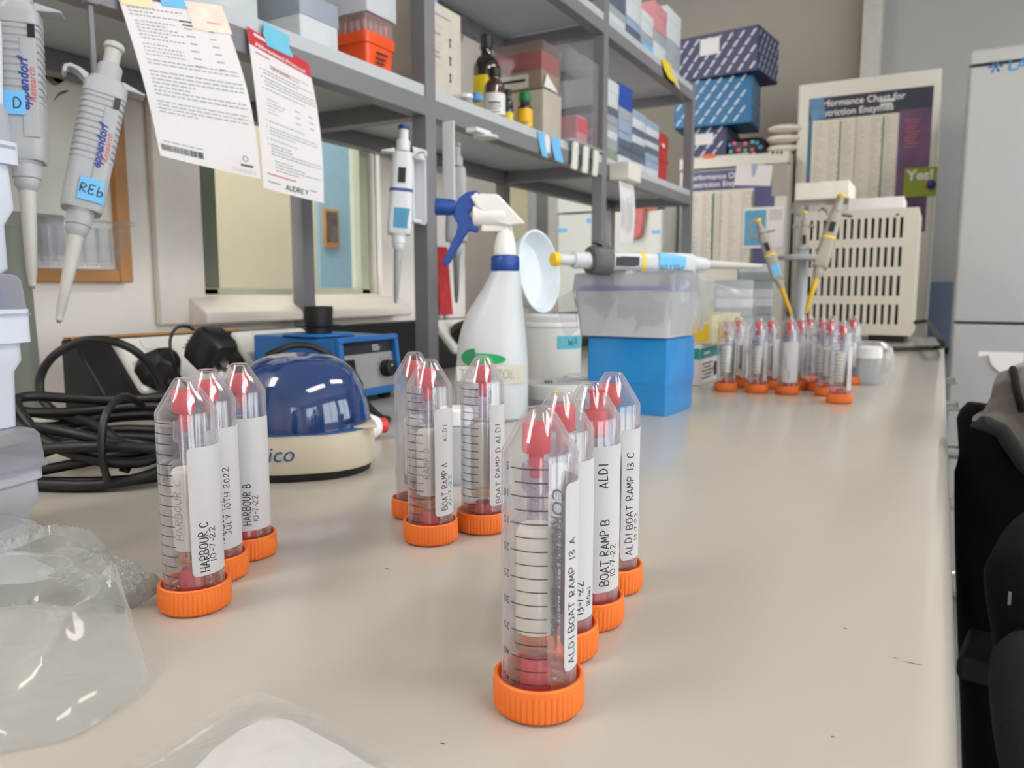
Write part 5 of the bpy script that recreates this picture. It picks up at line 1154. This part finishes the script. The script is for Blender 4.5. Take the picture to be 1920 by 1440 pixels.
# freezer boxes in the far bay
def fb(label, y0, y1, z, h, mb, ml, lh, xf=-.80, d=.125): return carton('freezer_box', label, 'box', y0, y1, xf, d, z, h-.0006, mb, ml, lh, 'small boxes stacked in the far bay', over=.001)
cols = [(1.948, 2.050, 'column beside the post', [(.058, mat('sage_green', (132, 152, 134), .45), M_BXG, 'green'), (.040, M_BXW, M_BXG, 'white'), (.042, M_BXG, M_BXS, 'slate-lidded'), (.070, M_BXW, M_BXW, 'tall white')]),
        (2.056, 2.160, 'second column from the post', [(.050, M_BXW, M_BXS, 'white'), (.042, M_BXS, M_BXB, 'slate'), (.064, M_BXB, M_BXG, 'blue-grey'), (.062, M_ROY, M_ROY, 'royal blue')]),
        (2.166, 2.275, 'third column from the post', [(.048, M_BXW, M_BXS, 'white'), (.030, M_BXS, M_BXS, 'slate'), (.042, M_BXW, M_BXS, 'slate-lidded white'), (.050, M_BXW, M_BXB, 'blue-lidded white')]),
        (2.281, 2.400, 'fourth column from the post', [(.046, M_BXW, M_BXB, 'white'), (.040, M_BXB, M_BXS, 'blue-grey'), (.034, M_BXW, M_BXS, 'slate-lidded'), (.044, M_BXW, M_BXB, 'blue-lidded')])]
for y0, y1, cn, st in cols:
    z = Z1
    for k, (h, mb, ml, nm) in enumerate(st):
        fb('%s freezer box, %s, %s, middle shelf' % (nm, ('bottom', 'second up', 'third up', 'top')[k], cn), y0, y1, z, h, mb, ml, h*.38); z += h
t = thing('red_bin', 'bright red plastic bin at the far end of the middle shelf', 'bin', (-.875, 2.487, Z1))
M_RB = mat('bin_red', (186, 28, 34), .35)
obj('bin_body', G().rbox([(.0003, .11, .120, .012), (.068, .116, .130, .014), (.070, .122, .138, .014), (.078, .122, .138, .014), (.080, .114, .130, .014), (.150, .118, .136, .014), (.158, .110, .128, .02)]), M_RB, t)
obj('bin_clip', G().box(.059, -.02, .110, .066, .0, .122), M_WPL, t, bev=.002)
up = [(1.948, 2.095, [(.050, M_BXW, M_BXG, 'white'), (.075, M_BXS, M_BXW, 'slate')], 'by the post'), (2.100, 2.215, [(.056, M_BXS, M_BXB, 'slate'), (.080, M_BXW, M_BXW, 'white')], 'second from the post'),
      (2.220, 2.325, [(.050, M_BXG, M_BXG, 'grey'), (.060, M_BXW, M_BXW, 'white')], 'third from the post'), (2.330, 2.450, [(.085, M_BXW, M_BXG, 'white'), (.080, M_PNK2, M_PNK2, 'rose pink')], 'fourth from the post'), (2.455, 2.600, [(.095, M_BXG, M_BXG, 'grey'), (.095, M_BXW, M_BXW, 'white')], 'at the far end')]
for y0, y1, st, cn in up:
    z = Z2
    for k, (h, mb, ml, nm) in enumerate(st):
        t, d, w = carton('freezer_box', '%s box %s on the upper shelf, %s' % (nm, cn, ('lower of its stack', 'upper of its stack')[k]), 'box', y0, y1, -.80, .13, z, h-.0006, mb, ml, h*.35, 'boxes on the upper shelf', over=.001)
        if nm == 'grey' and 'third' in cn: face_marks(t, 'blue_label', d, [(-.05, .002, .045, .022)], M_BTAPE, .002)
        z += h
g = G().sheet(lambda u, v: (-.7845+.018*v*v, -.045+.09*u+.03*v, -.060*v), 5, 6, .0004)
t = tag(obj('yellow_tape', g, mat('bright_yellow_tape', (236, 208, 48), .6), loc=(0, 2.40, .860)), 'yellow tape flag curling off the edge of the upper shelf', 'tape', 'tape flags on the shelves')
tag(obj('white_tape', G().sheet(lambda u, v: (-.7845+.010*v*v, -.028+.056*u+.02*v, -.052*v), 4, 5, .0004), M_BXC, loc=(0, 2.478, .852)), 'cream tape flag next to the yellow one on the upper shelf', 'tape', 'tape flags on the shelves')
t = thing('note_holder', 'white holder and handwritten paper notes hanging on the second post', 'notes', (-.783, 1.99, .50))
obj('holder_tray', G().box(-.001, -.045, -.055, .055, .050, -.010), mat('warm_white_box', (226, 222, 212), .5), t, bev=.003)
pp = obj('paper_note', G().sheet(lambda u, v: (.030+.006*sin(3*v), -.050+.11*u, -.058-.155*v), 6, 10, .0004), M_WHITE, t)
g = G(); rnd = random.Random(21); rs = []
for i in range(7): rs += [(-.04+.013*i+rnd.uniform(0, .003), -.19+rnd.uniform(0, .02), -.0385+.013*i+.002, -.085-rnd.uniform(0, .03))]
g.flat(lambda u, v: V((.0375, u, v)), rects(rs)); obj('pen_lines', g, M_GINK, pp)

# ---------------------------------------------------------------- fridges and freezers at the end of the bench
M_FR = mat('fridge_enamel', (214, 210, 202), .35, var=.01); M_FR2 = mat('fridge_white', (176, 176, 178), .3, var=.01); M_SEAL = mat('door_gasket', (84, 80, 76), .7)
def fridge(label, x0, x1, yf, depth, ztop, seams, m, panel=0.0, hinge=True):
    t = thing('fridge', label, 'fridge', ((x0+x1)/2, yf+depth/2, -.9), group='fridges beyond the bench'); hw = (x1-x0)/2; hd = depth/2
    obj('fridge_body', G().box(-hw+.002, -hd+.046, .03, hw-.002, hd, ztop+.9-.004), m, t, bev=.006)
    obj('plinth', G().box(-hw+.02, -hd+.06, .0005, hw-.02, hd-.02, .0298), M_BLACK, t)
    obj('gasket', G().box(-hw+.012, -hd+.0405, .05, hw-.012, -hd+.0457, ztop+.88), M_SEAL, t)
    zs = [.06]+[s+.9 for s in seams]+[ztop+.9-panel-(.004 if panel else 0)]
    for a, b in zip(zs, zs[1:]): obj('door', G().rbox([(a+.004, 2*hw, .040, .012, 0, -hd+.020), (b-.004, 2*hw, .040, .012, 0, -hd+.020)]), m, t, bev=.004)
    if panel: obj('top_panel', G().rbox([(ztop+.9-panel, 2*hw+.004, .052, .012, 0, -hd+.020), (ztop+.9-.008, 2*hw+.004, .052, .012, 0, -hd+.020), (ztop+.9, 2*hw-.010, .040, .012, 0, -hd+.024)]), m, t)
    return t
f2 = fridge('short white fridge behind the shelving, blue tapes and orange stickers on it', -1.63, -1.108, 3.40, .58, .60, [], mat('fridge_cool_white', (214, 214, 208), .35, var=.01), .075)
f3 = fridge('cream fridge with boxes stacked on it, behind the end of the shelving', -1.10, -.612, 3.60, .60, .766, [], M_FR, .055)
f4 = fridge('tall cream freezer with a large enzyme chart on its door', -.604, -.050, 3.70, .60, 1.058, [], M_FR)
f1 = fridge('white fridge freezer with a snowflake logo, beside the end of the bench', .036, .640, 2.95, .62, .915, [.052], M_FR2, .045)
def on_front(yf, x, z, lift=.0012): return lambda u, v: V((x+u, yf-lift, z+v))
def wflat(name, label, cat, yf, x0, z0, x1, z1, m, th=.0015, tilt=0.0, grp=None, par=None):
    c = V(((x0+x1)/2, yf, (z0+z1)/2)); w, h = (x1-x0)/2, (z1-z0)/2
    o = obj(name, G().box(-w, -th, -h, w, -.0002, h), m, par, loc=tuple(c) if par is None else (0, 0, 0), rot=(0, tilt, 0))
    if par is None: tag(o, label, cat, grp)
    return o, w, h
def art(par, name, polys, m, y=-.0022, lim=0):
    g = G(); g.flat(lambda u, v: V((u, y, v)), rects(polys) if isinstance(polys, list) else polys, lim=lim); return obj(name, g, m, par)
# logo on the white fridge freezer
q = oy(1853, 126, 2.95); rel = lambda P: V((P.x-(.036+.64)/2, P.y-(2.95+.31), P.z+.9))
g = G(); g.flat(lambda u, v: rel(V((q.x+.052+u, 2.949, q.z-.018+v))), txt('LABCOLD', .046, bold=.0006)); obj('lettering', g, mat('logo_blue', (60, 130, 186), .5), f1)
g = G()
for k in range(6):
    a = k*pi/3; c_, s_ = cos(a), sin(a)
    for r0, r1, w_, b_ in ((0, .021, .0022, 0), (.010, .017, .002, .6), (.010, .017, .002, -.6)):
        P2 = [(r0, -w_), (r1, -w_), (r1, w_), (r0, w_)]
        if b_: P2 = [(.011+(x-.010)*cos(b_)-y*sin(b_), (x-.010)*sin(b_)+y*cos(b_)) for x, y in P2]
        g.add([rel(V((q.x+.020+x*c_-y*s_, 2.949, q.z+x*s_+y*c_))) for x, y in P2], [(0, 1, 2, 3)])
obj('snowflake_logo', g, MC['logo_blue'], f1)
a, b = oy(1832, 700, 2.95), oy(1912, 668, 2.95)
P2 = [(0, .9), (.25, 1.0), (.33, .5), (.62, .0), (.75, .35), (1.1, .75), (1.1, 1.2), (.0, 1.2)]; n = len(P2); g = G(); w, h = b.x-a.x, b.z-a.z
g.add([(x*w, -.0022-.006*(y < .8), y*h) for x, y in P2]+[(x*w, -.0006-.006*(y < .8), y*h) for x, y in P2], [tuple(range(n)), tuple(range(2*n-1, n-1, -1))]+[(i, n+i, n+(i+1) % n, (i+1) % n) for i in range(n)])
tag(obj('torn_paper', g, M_WHITE, loc=(a.x, 2.95, a.z)), 'torn white paper strip stuck on the lower door of the logo fridge freezer', 'paper')
# enzyme charts
M_NAVY = mat('chart_navy', (38, 42, 62), .45); M_PUR = mat('chart_purple', (98, 66, 104), .45, var=.45, scale=7); M_TEAL = mat('chart_teal', (62, 116, 138), .45, var=.3, scale=5); M_CRM = mat('chart_cream', (216, 210, 200), .5, var=.03, scale=60)
M_GRN = mat('chart_green', (40, 122, 70), .6); M_RST = mat('chart_red', (190, 80, 76), .6); M_COL = mat('chart_column', (176, 170, 164), .6); M_VIO = mat('chart_violet', (110, 84, 160), .5, var=.3, scale=6)
def chart(label, yf, x0, z0, x1, z1, band=.16, side=.25, bandm=M_NAVY, sidem=M_PUR, cols=6, wide=1.0):
    o, w, h = wflat('enzyme_chart', label, 'chart', yf, x0, z0, x1, z1, M_CRM, grp='enzyme charts')
    W_, H_ = 2*w, 2*h
    art(o, 'heading_band', [(-w, h-band*H_, w, h)], bandm, -.0018)
    art(o, 'side_panel', [(w-side*W_, -h, w, h-band*H_*.9)], sidem, -.0019); art(o, 'left_edge_strip', [(-w, -h*.1, -w+.035*W_, h-band*H_)], M_TEAL, -.0019); art(o, 'left_edge_strip', [(-w, -h, -w+.035*W_, -h*.1)], M_VIO, -.0019)
    s = .036*W_/.45
    for k, l in enumerate(('Performance Chart for', 'Restriction Enzymes')): art(o, 'heading_text', off(txt(l, s, bold=.0006), -w+.02, h-band*H_*.42-k*s*1.05), M_WHITE, -.0026)
    rnd = random.Random(5); a0, a1 = -w+.05*W_, w-side*W_; rs, gr, rd = [], [], []
    nrow = 46
    for c in range(cols):
        u = a0+(a1-a0)*(c+.08)/cols; cw = (a1-a0)/cols
        for i in range(nrow):
            v = h-band*H_-.02-i*(H_*(1-band)-.03)/nrow
            rs.append((u, v, u+cw*rnd.uniform(.2, .7), v+.0022))
            if c in (1, 4): gr.append((u+cw*.78, v, u+cw*.93, v+.007)); rd += [(u+cw*rnd.uniform(.66, .76), v+.001, u+cw*.79, v+.005)] if rnd.random() < .5 else []
    art(o, 'small_print', rs, M_COL, -.0021); art(o, 'green_marks', gr, M_GRN, -.0022); art(o, 'red_marks', rd, M_RST, -.0022)
    art(o, 'column_rules', [(a0+(a1-a0)*f, -h, a0+(a1-a0)*f+.003, h-band*H_) for f in (.5, .99)], M_GINK, -.0023)
    return o, w, h
a, b = oy(1518, 186, 3.70), oy(1735, 420, 3.70)
o, w, h = chart('large dark-headed enzyme chart on the door of the tall cream freezer', 3.70, a.x, .40, b.x, a.z)
art(o, 'maker_logo', [(w-.20, h-.045, w-.14, h-.034), (w-.195, h-.060, w-.15, h-.052)], M_WPL, -.0026)
art(o, 'side_print', [(w-.10+.005*(i % 3), h-.13-.012*i, w-.04-.006*(i % 4), h-.127-.012*i) for i in range(10)], MC['dusty_pink'], -.0024)
p = oy(1533, 205, 3.698); wflat('leaflet', 'small blue leaflet overlapping the top corner of the large enzyme chart', 'leaflet', 3.697, p.x-.030, p.z-.045, p.x+.030, p.z+.045, mat('leaflet_blue', (92, 130, 168), .5, var=.25, scale=20), tilt=rad(-8))
a, b = oy(1696, 316, 3.6955), oy(1755, 367, 3.6955)
o, w, h = wflat('greeting_card', 'lime green card reading Yes! held by a round magnet on the freezer', 'card', 3.6955, a.x, b.z, b.x, a.z, mat('lime_green', (136, 152, 36), .5))
art(o, 'lettering', off(txt('Yes!', .056, bold=.002), -.050, .010), M_WHITE, -.0022)
p = oy(1746, 346, 3.68); t = thing('magnet', 'round blue and red magnet on the lime green card', 'magnet', (p.x, 3.6935, p.z))
T = MX.Rotation(rad(90), 4, 'X')
obj('magnet_knob', G().lathe([(.012, 0), (.015, .004), (.018, .014), (.014, .022), (.004, .025)], 24, T=T), mat('magnet_blue', (24, 44, 120), .2), t); obj('red_half', G().lathe([(.0125, .0005), (.0155, .004), (.0184, .012), (.0160, .013)], 24, T=MX.Translation((-.0035, 0, .001)) @ T), mat('magnet_red', (200, 50, 40), .3), t)
a, b = oy(1285, 322, 3.60), oy(1448, 490, 3.60)
o, w, h = chart('purple-headed enzyme chart on the cream fridge under the stacked boxes', 3.60, a.x, .26, b.x, oy(1448, 312, 3.6).z, band=.20, side=.22, bandm=mat('chart_indigo', (78, 76, 122), .45, var=.25, scale=5), sidem=mat('chart_indigo', (78, 76, 122), .45), cols=5)
a, b = oy(1378, 350, 3.596), oy(1448, 306, 3.596)
o, w, h = wflat('clipped_paper', 'white paper held by a bulldog clip over the purple chart', 'paper', 3.597, a.x, a.z, b.x, b.z, M_WHITE, tilt=rad(5))
obj('bulldog_clip', G().add([(-.014, -.004, h+.004), (.014, -.004, h+.004), (.004, -.006, h-.05), (-.004, -.006, h-.05)]+[(-.014, -.0022, h+.004), (.014, -.0022, h+.004), (.004, -.0022, h-.05), (-.004, -.0022, h-.05)], [(0, 3, 2, 1), (4, 5, 6, 7), (0, 1, 5, 4), (1, 2, 6, 5), (2, 3, 7, 6), (3, 0, 4, 7)]), M_BXB, o)
a, b = oy(1446, 368, 3.599), oy(1478, 294, 3.599)
o, w, h = wflat('metal_plate', 'grey square plate with a round mark at the corner of the cream fridge door', 'plate', 3.5995, a.x, a.z, b.x, b.z, mat('plate_grey', (160, 152, 146), .4))
a, b = oy(1392, 466, 3.595), oy(1471, 386, 3.595)
o, w, h = wflat('leaflet', 'white leaflet with an orange drawing on blue, low on the cream fridge', 'leaflet', 3.5965, a.x, a.z, b.x, b.z, M_WHITE)
art(o, 'blue_picture', [(-w+.006, -h+.012, .012, h-.012)], mat('picture_blue', (86, 158, 200), .5)); g = G().tube([(-.055, -.0026, -.03), (-.05, -.0026, .0), (-.06, -.0026, .02), (-.03, -.0026, .04), (-.005, -.0026, .035), (-.02, -.0026, .01), (-.03, -.0026, -.04)], .0022, 6); obj('orange_drawing', g, mat('drawing_orange', (226, 160, 90), .6), o)
art(o, 'small_print', [(.022, h-.02-.012*i, w-.008, h-.016-.012*i) for i in range(4)], M_GINK)
zc = .766
a, b = oy(1318, 298, 3.594), oy(1341, 288, 3.594)
g = G().box(-(b.x-a.x)/2, -.001, -(b.z-a.z)/2, (b.x-a.x)/2, 0, (b.z-a.z)/2)
tag(obj('sticker', g, mat('sticker_orange', (226, 104, 44), .5), loc=((a.x+b.x)/2, 3.5935, (a.z+b.z)/2)), 'orange sticker on the top panel of the cream fridge', 'sticker')
rel3 = lambda P: V((P.x-(-1.10-.612)/2, P.y-3.90, P.z+.9))
g = G()
for x0, x1 in ((1416, 1441), (1446, 1452), (1456, 1460), (1463, 1468), (1404, 1410)):
    a, b = oy(x0, 289, 3.5935), oy(x1, 283, 3.5935); g.add([rel3(V(p)) for p in ((a.x, a.y, a.z), (b.x, a.y, a.z), (b.x, a.y, b.z), (a.x, a.y, b.z))], [(0, 1, 2, 3)])
obj('panel_lettering', g, M_INK, f3)
for k, (x0, y0, x1, y1, lab) in enumerate(((1046, 436, 1063, 428, 'blue tape on the short fridge door, nearest the tub lid'), (1100, 419, 1108, 409, 'blue tape on the short fridge just before the shelving post'), (1222, 438, 1238, 431, 'blue tape on the short fridge door by the pink oven glove'))):
    a, b = oy(x0, y0, 3.40), oy(x1, y1, 3.40); wflat('blue_tape', lab, 'tape', 3.40, a.x, a.z, b.x, b.z, M_BTAPE, grp='tapes on the short fridge')
for k, (y0, y1) in enumerate(((382, 375), (393, 386))):
    a, b = oy(1203, y0, 3.374), oy(1230, y1, 3.374); wflat('sticker', 'orange sticker on the short fridge, %s of two' % ('upper', 'lower')[k], 'sticker', 3.3935 if a.z > .53 and False else 3.3995, a.x, a.z, b.x, b.z, MC['sticker_orange'], th=.008, grp='orange stickers on the short fridge')
c = oy(1190, 416, 3.38); t = thing('oven_glove', 'pink quilted oven glove hanging on the short fridge', 'oven glove', (c.x, 3.375, c.z), 0)
obj('glove_body', G().rbox([(-.012, .080, .140, .02), (0, .094, .155, .03), (.012, .080, .140, .02)], T=MX.Rotation(rad(90), 4, 'X') @ MX.Rotation(rad(-8), 4, 'Z')), mat('quilted_pink', (206, 118, 116), .85, var=.1, bump=.4, bscale=90), t)
obj('glove_loop', G().tube([(-.01, -.012, .06), (-.02, -.014, .09), (.005, -.014, .10), (.015, -.012, .065)], .003, 8), M_BLACK, t)
obj('magnet_clip', G().box(-.012, -.028, .0, .012, -.0125, .03), M_WPL, t, bev=.002)

# ---------------------------------------------------------------- boxes on top of the cream fridge
def dashed(label, x0, x1, y0, d, z0, z1, m, rz, tagrect=None, dash=(.022, .058)):
    w, h = x1-x0, z1-z0; t = thing('patterned_box', label, 'box', ((x0+x1)/2, y0+d/2, z0), rz, 'dashed boxes on the cream fridge')
    obj('box_body', G().box(-w/2, -d/2, .0004, w/2, d/2, h-.0006), m, t, bev=.003)
    g = G(); sx, sy = .052, .042
    def put(mp, W):
        j = 0; v = .012
        while v < h-.02:
            u = -W/2+.008+(j % 2)*sx/2
            while u < W/2-.03:
                P2 = [(u, v), (u+.011, v), (u+.031, v+.027), (u+.020, v+.027)]; g.add([mp(*p) for p in P2], [(0, 1, 2, 3)]); u += sx
            v += sy*.82; j += 1
    put(lambda u, v: V((u, -d/2-.0008, v)), w); put(lambda u, v: V((w/2+.0008, u, v)), d)
    obj('dash_pattern', g, mat('dash_white', (200, 205, 222), .5), t)
    if tagrect: art(t, 'white_label', [tagrect], M_WHITE, -d/2-.0016)
    return t
M_NV = mat('navy_card', (34, 42, 88), .45); M_TL = mat('teal_blue_card', (20, 104, 152), .45)
dashed('small navy dashed box with a white label, lowest of the stack on the fridge', -1.09, -.905, 3.68, .26, zc+.001, .905, M_NV, 0, (-.055, .065, .03, .115))
dashed('teal blue dashed box in the middle of the stack on the fridge', -1.15, -.80, 3.64, .26, .9065, 1.112, M_TL, rad(4))
dashed('large navy dashed box with a white label, on top of the stack', -1.155, -.745, 3.62, .30, 1.1145, 1.307, M_NV, rad(-6), (-.06, .10, .03, .172))
t = thing('fabric_pouch', 'black fabric pouch with bright coloured spots lying on the cream fridge', 'pouch', (-.815, 3.72, zc+.0005), 0)
obj('pouch_body', G().rbox([(0, .16, .10, .03), (.03, .185, .12, .04), (.06, .17, .11, .04), (.078, .13, .07, .03)]), M_BLACK, t)
for k, (m, pts) in enumerate(((mat('spot_pink', (226, 90, 130), .6), [(-.05, .055), (-.03, .025), (.03, .02), (.0, .05)]), (mat('spot_blue', (50, 140, 190), .6), [(.05, .05), (-.07, .05), (.065, .03)]), (mat('spot_teal', (110, 170, 170), .6), [(-.065, .02), (.03, .055), (.0, .02)]))):
    for u, v in pts: obj('printed_spot', G().lathe([(.001, .0), (.0085, .0), (.0085, .001)], 14, T=MX.Translation((u, -.0600-.0002*(v > .0), v)) @ MX.Rotation(rad(90), 4, 'X')), m, t)
for k in range(3):
    t = tag(obj('plastic_sachet', G().ell((0, 0, .021), .075, .05, .020, 20, 10), mat('white_sachet', (228, 220, 208), .4, bump=.3, bscale=60), loc=(-.665+.006*k, 3.72-.01*k, zc+.001+.0415*k), rot=(0, 0, rad(10*k))), 'white plastic sachet on the cream fridge, %s of three' % ('lowest', 'middle one', 'topmost')[k], 'sachet', 'white sachets on the cream fridge')

# ---------------------------------------------------------------- slotted instrument at the end of the bench
ix0, ix1, iy, iz0, iz1 = -.402, -.072, 2.615, .022, .402
t = thing('instrument', 'beige bench instrument with four rows of vent slots, at the end of the bench', 'instrument', ((ix0+ix1)/2, iy+.17, 0)); hw = (ix1-ix0)/2
M_INS = mat('warm_grey_enamel', (206, 200, 188), .45, var=.01)
obj('case', G().box(-hw, -.155, iz0, hw, .17, iz1), M_INS, t, bev=.004)
g = G(); nr, ncol = 4, 14; m0, m1 = .022, .035; H = iz1-iz0; cell = (2*hw-m0-m1)/ncol
zr = [iz0+.020+k*(H-.034)/4 for k in range(5)]
g.box(-hw, -.170, iz0, -hw+m0, -.1552, iz1).box(hw-m1, -.170, iz0, hw, -.1552, iz1)
for k in range(5):
    za = iz0 if k == 0 else zr[k]-.013; zb = iz1 if k == 4 else zr[k]+.013
    g.box(-hw+m0, -.170, za, hw-m1, -.1552, zb)
for k in range(4):
    for c in range(ncol+1):
        u = -hw+m0+cell*(c-.5)+cell*.22; a, b = max(-hw+m0, u), min(hw-m1, u+cell*.56)
        if b > a: g.box(a, -.170, zr[k]+.013, b, -.1552, zr[k+1]-.013)
obj('vent_panel', g, M_INS, t); obj('dark_interior', G().box(-hw+m0, -.1551, iz0+.01, hw-m1, -.1550, iz1-.006), mat('dark_green_black', (40, 46, 42), .7), t)
for sx in (-1, 1): obj('foot', G().box(sx*(hw-.07)-.05, -.15, .0005, sx*(hw-.07)+.05, .15, iz0-.0005), M_BLACK, t)
obj('cross_mark', G().box(hw-.062, -.1712, iz1-.020, hw-.052, -.1702, iz1-.018).box(hw-.058, -.1712, iz1-.024, hw-.056, -.1702, iz1-.014), M_INK, t)
carton('foam_box', 'white shallow foam lid lying on the slotted instrument', 'box', iy+.02, iy+.22, -.115, .155, iz1+.0008, .035, mat('foam_white', (228, 226, 224), .7))
t = thing('foam_box', 'cream polystyrene box on the near corner of the slotted instrument, plastic film under it', 'box', (-.352, iy+.115, iz1+.0008), 0)
obj('box_body', G().box(-.075, -.10, .038, .085, .09, .092), mat('polystyrene', (238, 234, 222), .8), t, bev=.004); obj('plastic_film', G().rbox([(.0, .17, .19, .02), (.015, .18, .20, .03), (.0375, .165, .185, .02)]), M_BAG2, t)
cable('power_cable', 'black mains lead looping from the side of the slotted instrument', [V((-.066, 2.69, .06)), V((-.03, 2.69, .062)), oz(1764, 640, .045), oz(1772, 648, .02), oz(1752, 652, .006), oz(1700, 654, .006), oz(1640, 656, .006)], .006)
obj_ = None

# ---------------------------------------------------------------- pipette carousel and small things on the far bench
cb = oz(1497, 656); cb = V((cb.x, cb.y, 0))
t = thing('pipette_stand', 'grey carousel stand holding three yellow pipettes, before the slotted instrument', 'stand', tuple(cb))
obj('stand_base', G().lathe([(.075, .0003), (.080, .004), (.078, .012), (.02, .020)], 40), M_PG, t); obj('stand_column', G().lathe([(.013, .0202), (.012, .262), (.016, .264), (.016, .272)], 20), M_PG, t)
obj('stand_ring', G().lathe([(.0162, .236), (.060, .238), (.062, .246), (.056, .250), (.0162, .250)], 36), M_PG, t)
YB = mat('yellow_button', (246, 200, 60), .4)
cd_ = FW.dot(cb-EYE)
def cp(x, y, dd=0): return at(x, y, cd_+dd)
def yp(label, a, b, **k):
    t = pipette(label, b, a, style='plain', button=YB, hook=1, shaft=mat('yellow_shaft', (206, 168, 40), .5), group='yellow pipettes on the stand', ring=YB, bm=mat('putty_grey', (160, 156, 144), .45), **k); return t
yp('yellow pipette leaning to the shelving side of the carousel stand', cp(1420, 412, -.03), cp(1486, 596, -.06), tape=(.12, .15, M_BTAPE))
yp('yellow pipette leaning to the aisle side of the carousel stand', cp(1578, 366, -.06), cp(1510, 590, -.09))
yp('yellow pipette standing upright behind the carousel column', cp(1509, 396, .08), cp(1504, 590, .06), tape=(.15, .18, M_BTAPE), thin=.8)
for nm, x, y0, n, h in (('shorter grey stack', 1371, 1.98, 4, .046), ('taller grey stack', 1410, 2.16, 5, .046)):
    p = oz(x, 545+.157*1450/(y0)); 
    for k in range(n): carton('tip_rack', 'grey tip rack, %s of the %s beyond the bagged tip box' % (('lowest', 'second up', 'third up', 'fourth up', 'topmost')[k], nm), 'tip rack', p.y-.05, p.y+.05, p.x+.045, .09, .0003+h*k, h-.0006, M_BXW if k % 2 else M_BXG, M_BXG if k % 2 else M_BXW, h*.4, 'tip racks beyond the bagged box', rz=rad(15))
t, d, w = carton('carton', 'white carton with a teal band and black print, beside the glossy blue box', 'carton', 1.262, 1.395, -.342, .10, .0003, .068, M_WHITE)
face_marks(t, 'teal_band', d, [(-.066, .044, .066, .062)], mat('teal_band', (26, 150, 152), .5)); near_marks(t, 'teal_band', w, [(-.049, .044, .049, .062)], MC['teal_band'])
face_marks(t, 'band_lettering', d, [(-.05, .051, -.012, .055)], M_WPL, .0012); face_marks(t, 'printed_lines', d, [(-.055+.01*(i % 2), .010+.006*i, .0+.012*(i % 3), .012+.006*i) for i in range(5)]+[(.022, .010, .040, .034)], M_INK)
t, d, w = carton('carton', 'cream carton with a yellow end, on the teal-banded carton', 'carton', 1.27, 1.47, -.325, .115, .0689, .048, mat('cream_carton', (214, 204, 160), .55)); face_marks(t, 'yellow_panel', d, [(-.06, .008, .03, .04)], mat('egg_yellow', (232, 186, 30), .5)); near_marks(t, 'yellow_panel', w, [(-.05, .006, .05, .034)], MC['egg_yellow'])
p = oz(1612, 724); t = thing('specimen_pot', 'white capped pot on the bench, in a clear bag behind the frontmost far tube', 'pot', (p.x+.006, p.y+.04, 0))
obj('pot_body', G().lathe([(.020, .0004), (.022, .003), (.022, .045)], 28), M_FROST, t); obj('pot_lid', G().lathe([(.0235, .0452), (.0235, .062), (.021, .064)], 28), M_WPL, t)
p2 = oz(1524, 722); t = thing('specimen_pot', 'white capped pot on the bench, seen between the far tubes', 'pot', (p2.x, p2.y+.075, 0))
obj('pot_body', G().lathe([(.020, .0004), (.022, .003), (.022, .045)], 28), M_FROST, t); obj('pot_lid', G().lathe([(.0235, .0452), (.0235, .062), (.021, .064)], 28), M_WPL, t)
t = thing('plastic_bag', 'small clear plastic bag standing round the white capped pot by the far tubes', 'bag', (p.x+.006, p.y+.04, 0)); rnd = random.Random(8)
g = G(); g.loft([[((r_+rnd.uniform(-.003, .003))*cos(2*pi*i/24)+.006, (r_+rnd.uniform(-.003, .003))*sin(2*pi*i/24), z) for i in range(24)] for z, r_ in ((.0006, .030), (.02, .036), (.045, .035), (.062, .031), (.072, .020))], cap0=False); obj('bag_film', g, M_BAG, t, sharp=20)
# red strap on the wall beyond the post
p = ox(829, 462, -1.125); q = ox(838, 590, -1.125)
t = thing('red_strap', 'red strap hanging on the wall beyond the first shelving post', 'strap', (-1.1385, p.y, q.z))
obj('strap_body', G().sheet(lambda u, v: (.004+.008*v, -.010+.045*u+.012*v*u, (p.z-q.z)*(1-v)), 4, 10, .004), mat('red_webbing', (192, 52, 58), .7, var=.2, scale=60), t)
obj('strap_prongs', G().box(.002, .0, -.03, .006, .006, -.001).box(.002, .025, -.03, .006, .031, -.001), M_WPL, t)
# ---------------------------------------------------------------- put the floor at z = 0
for o in SC.objects:
    if o.parent is None: o.location.z += 0.9
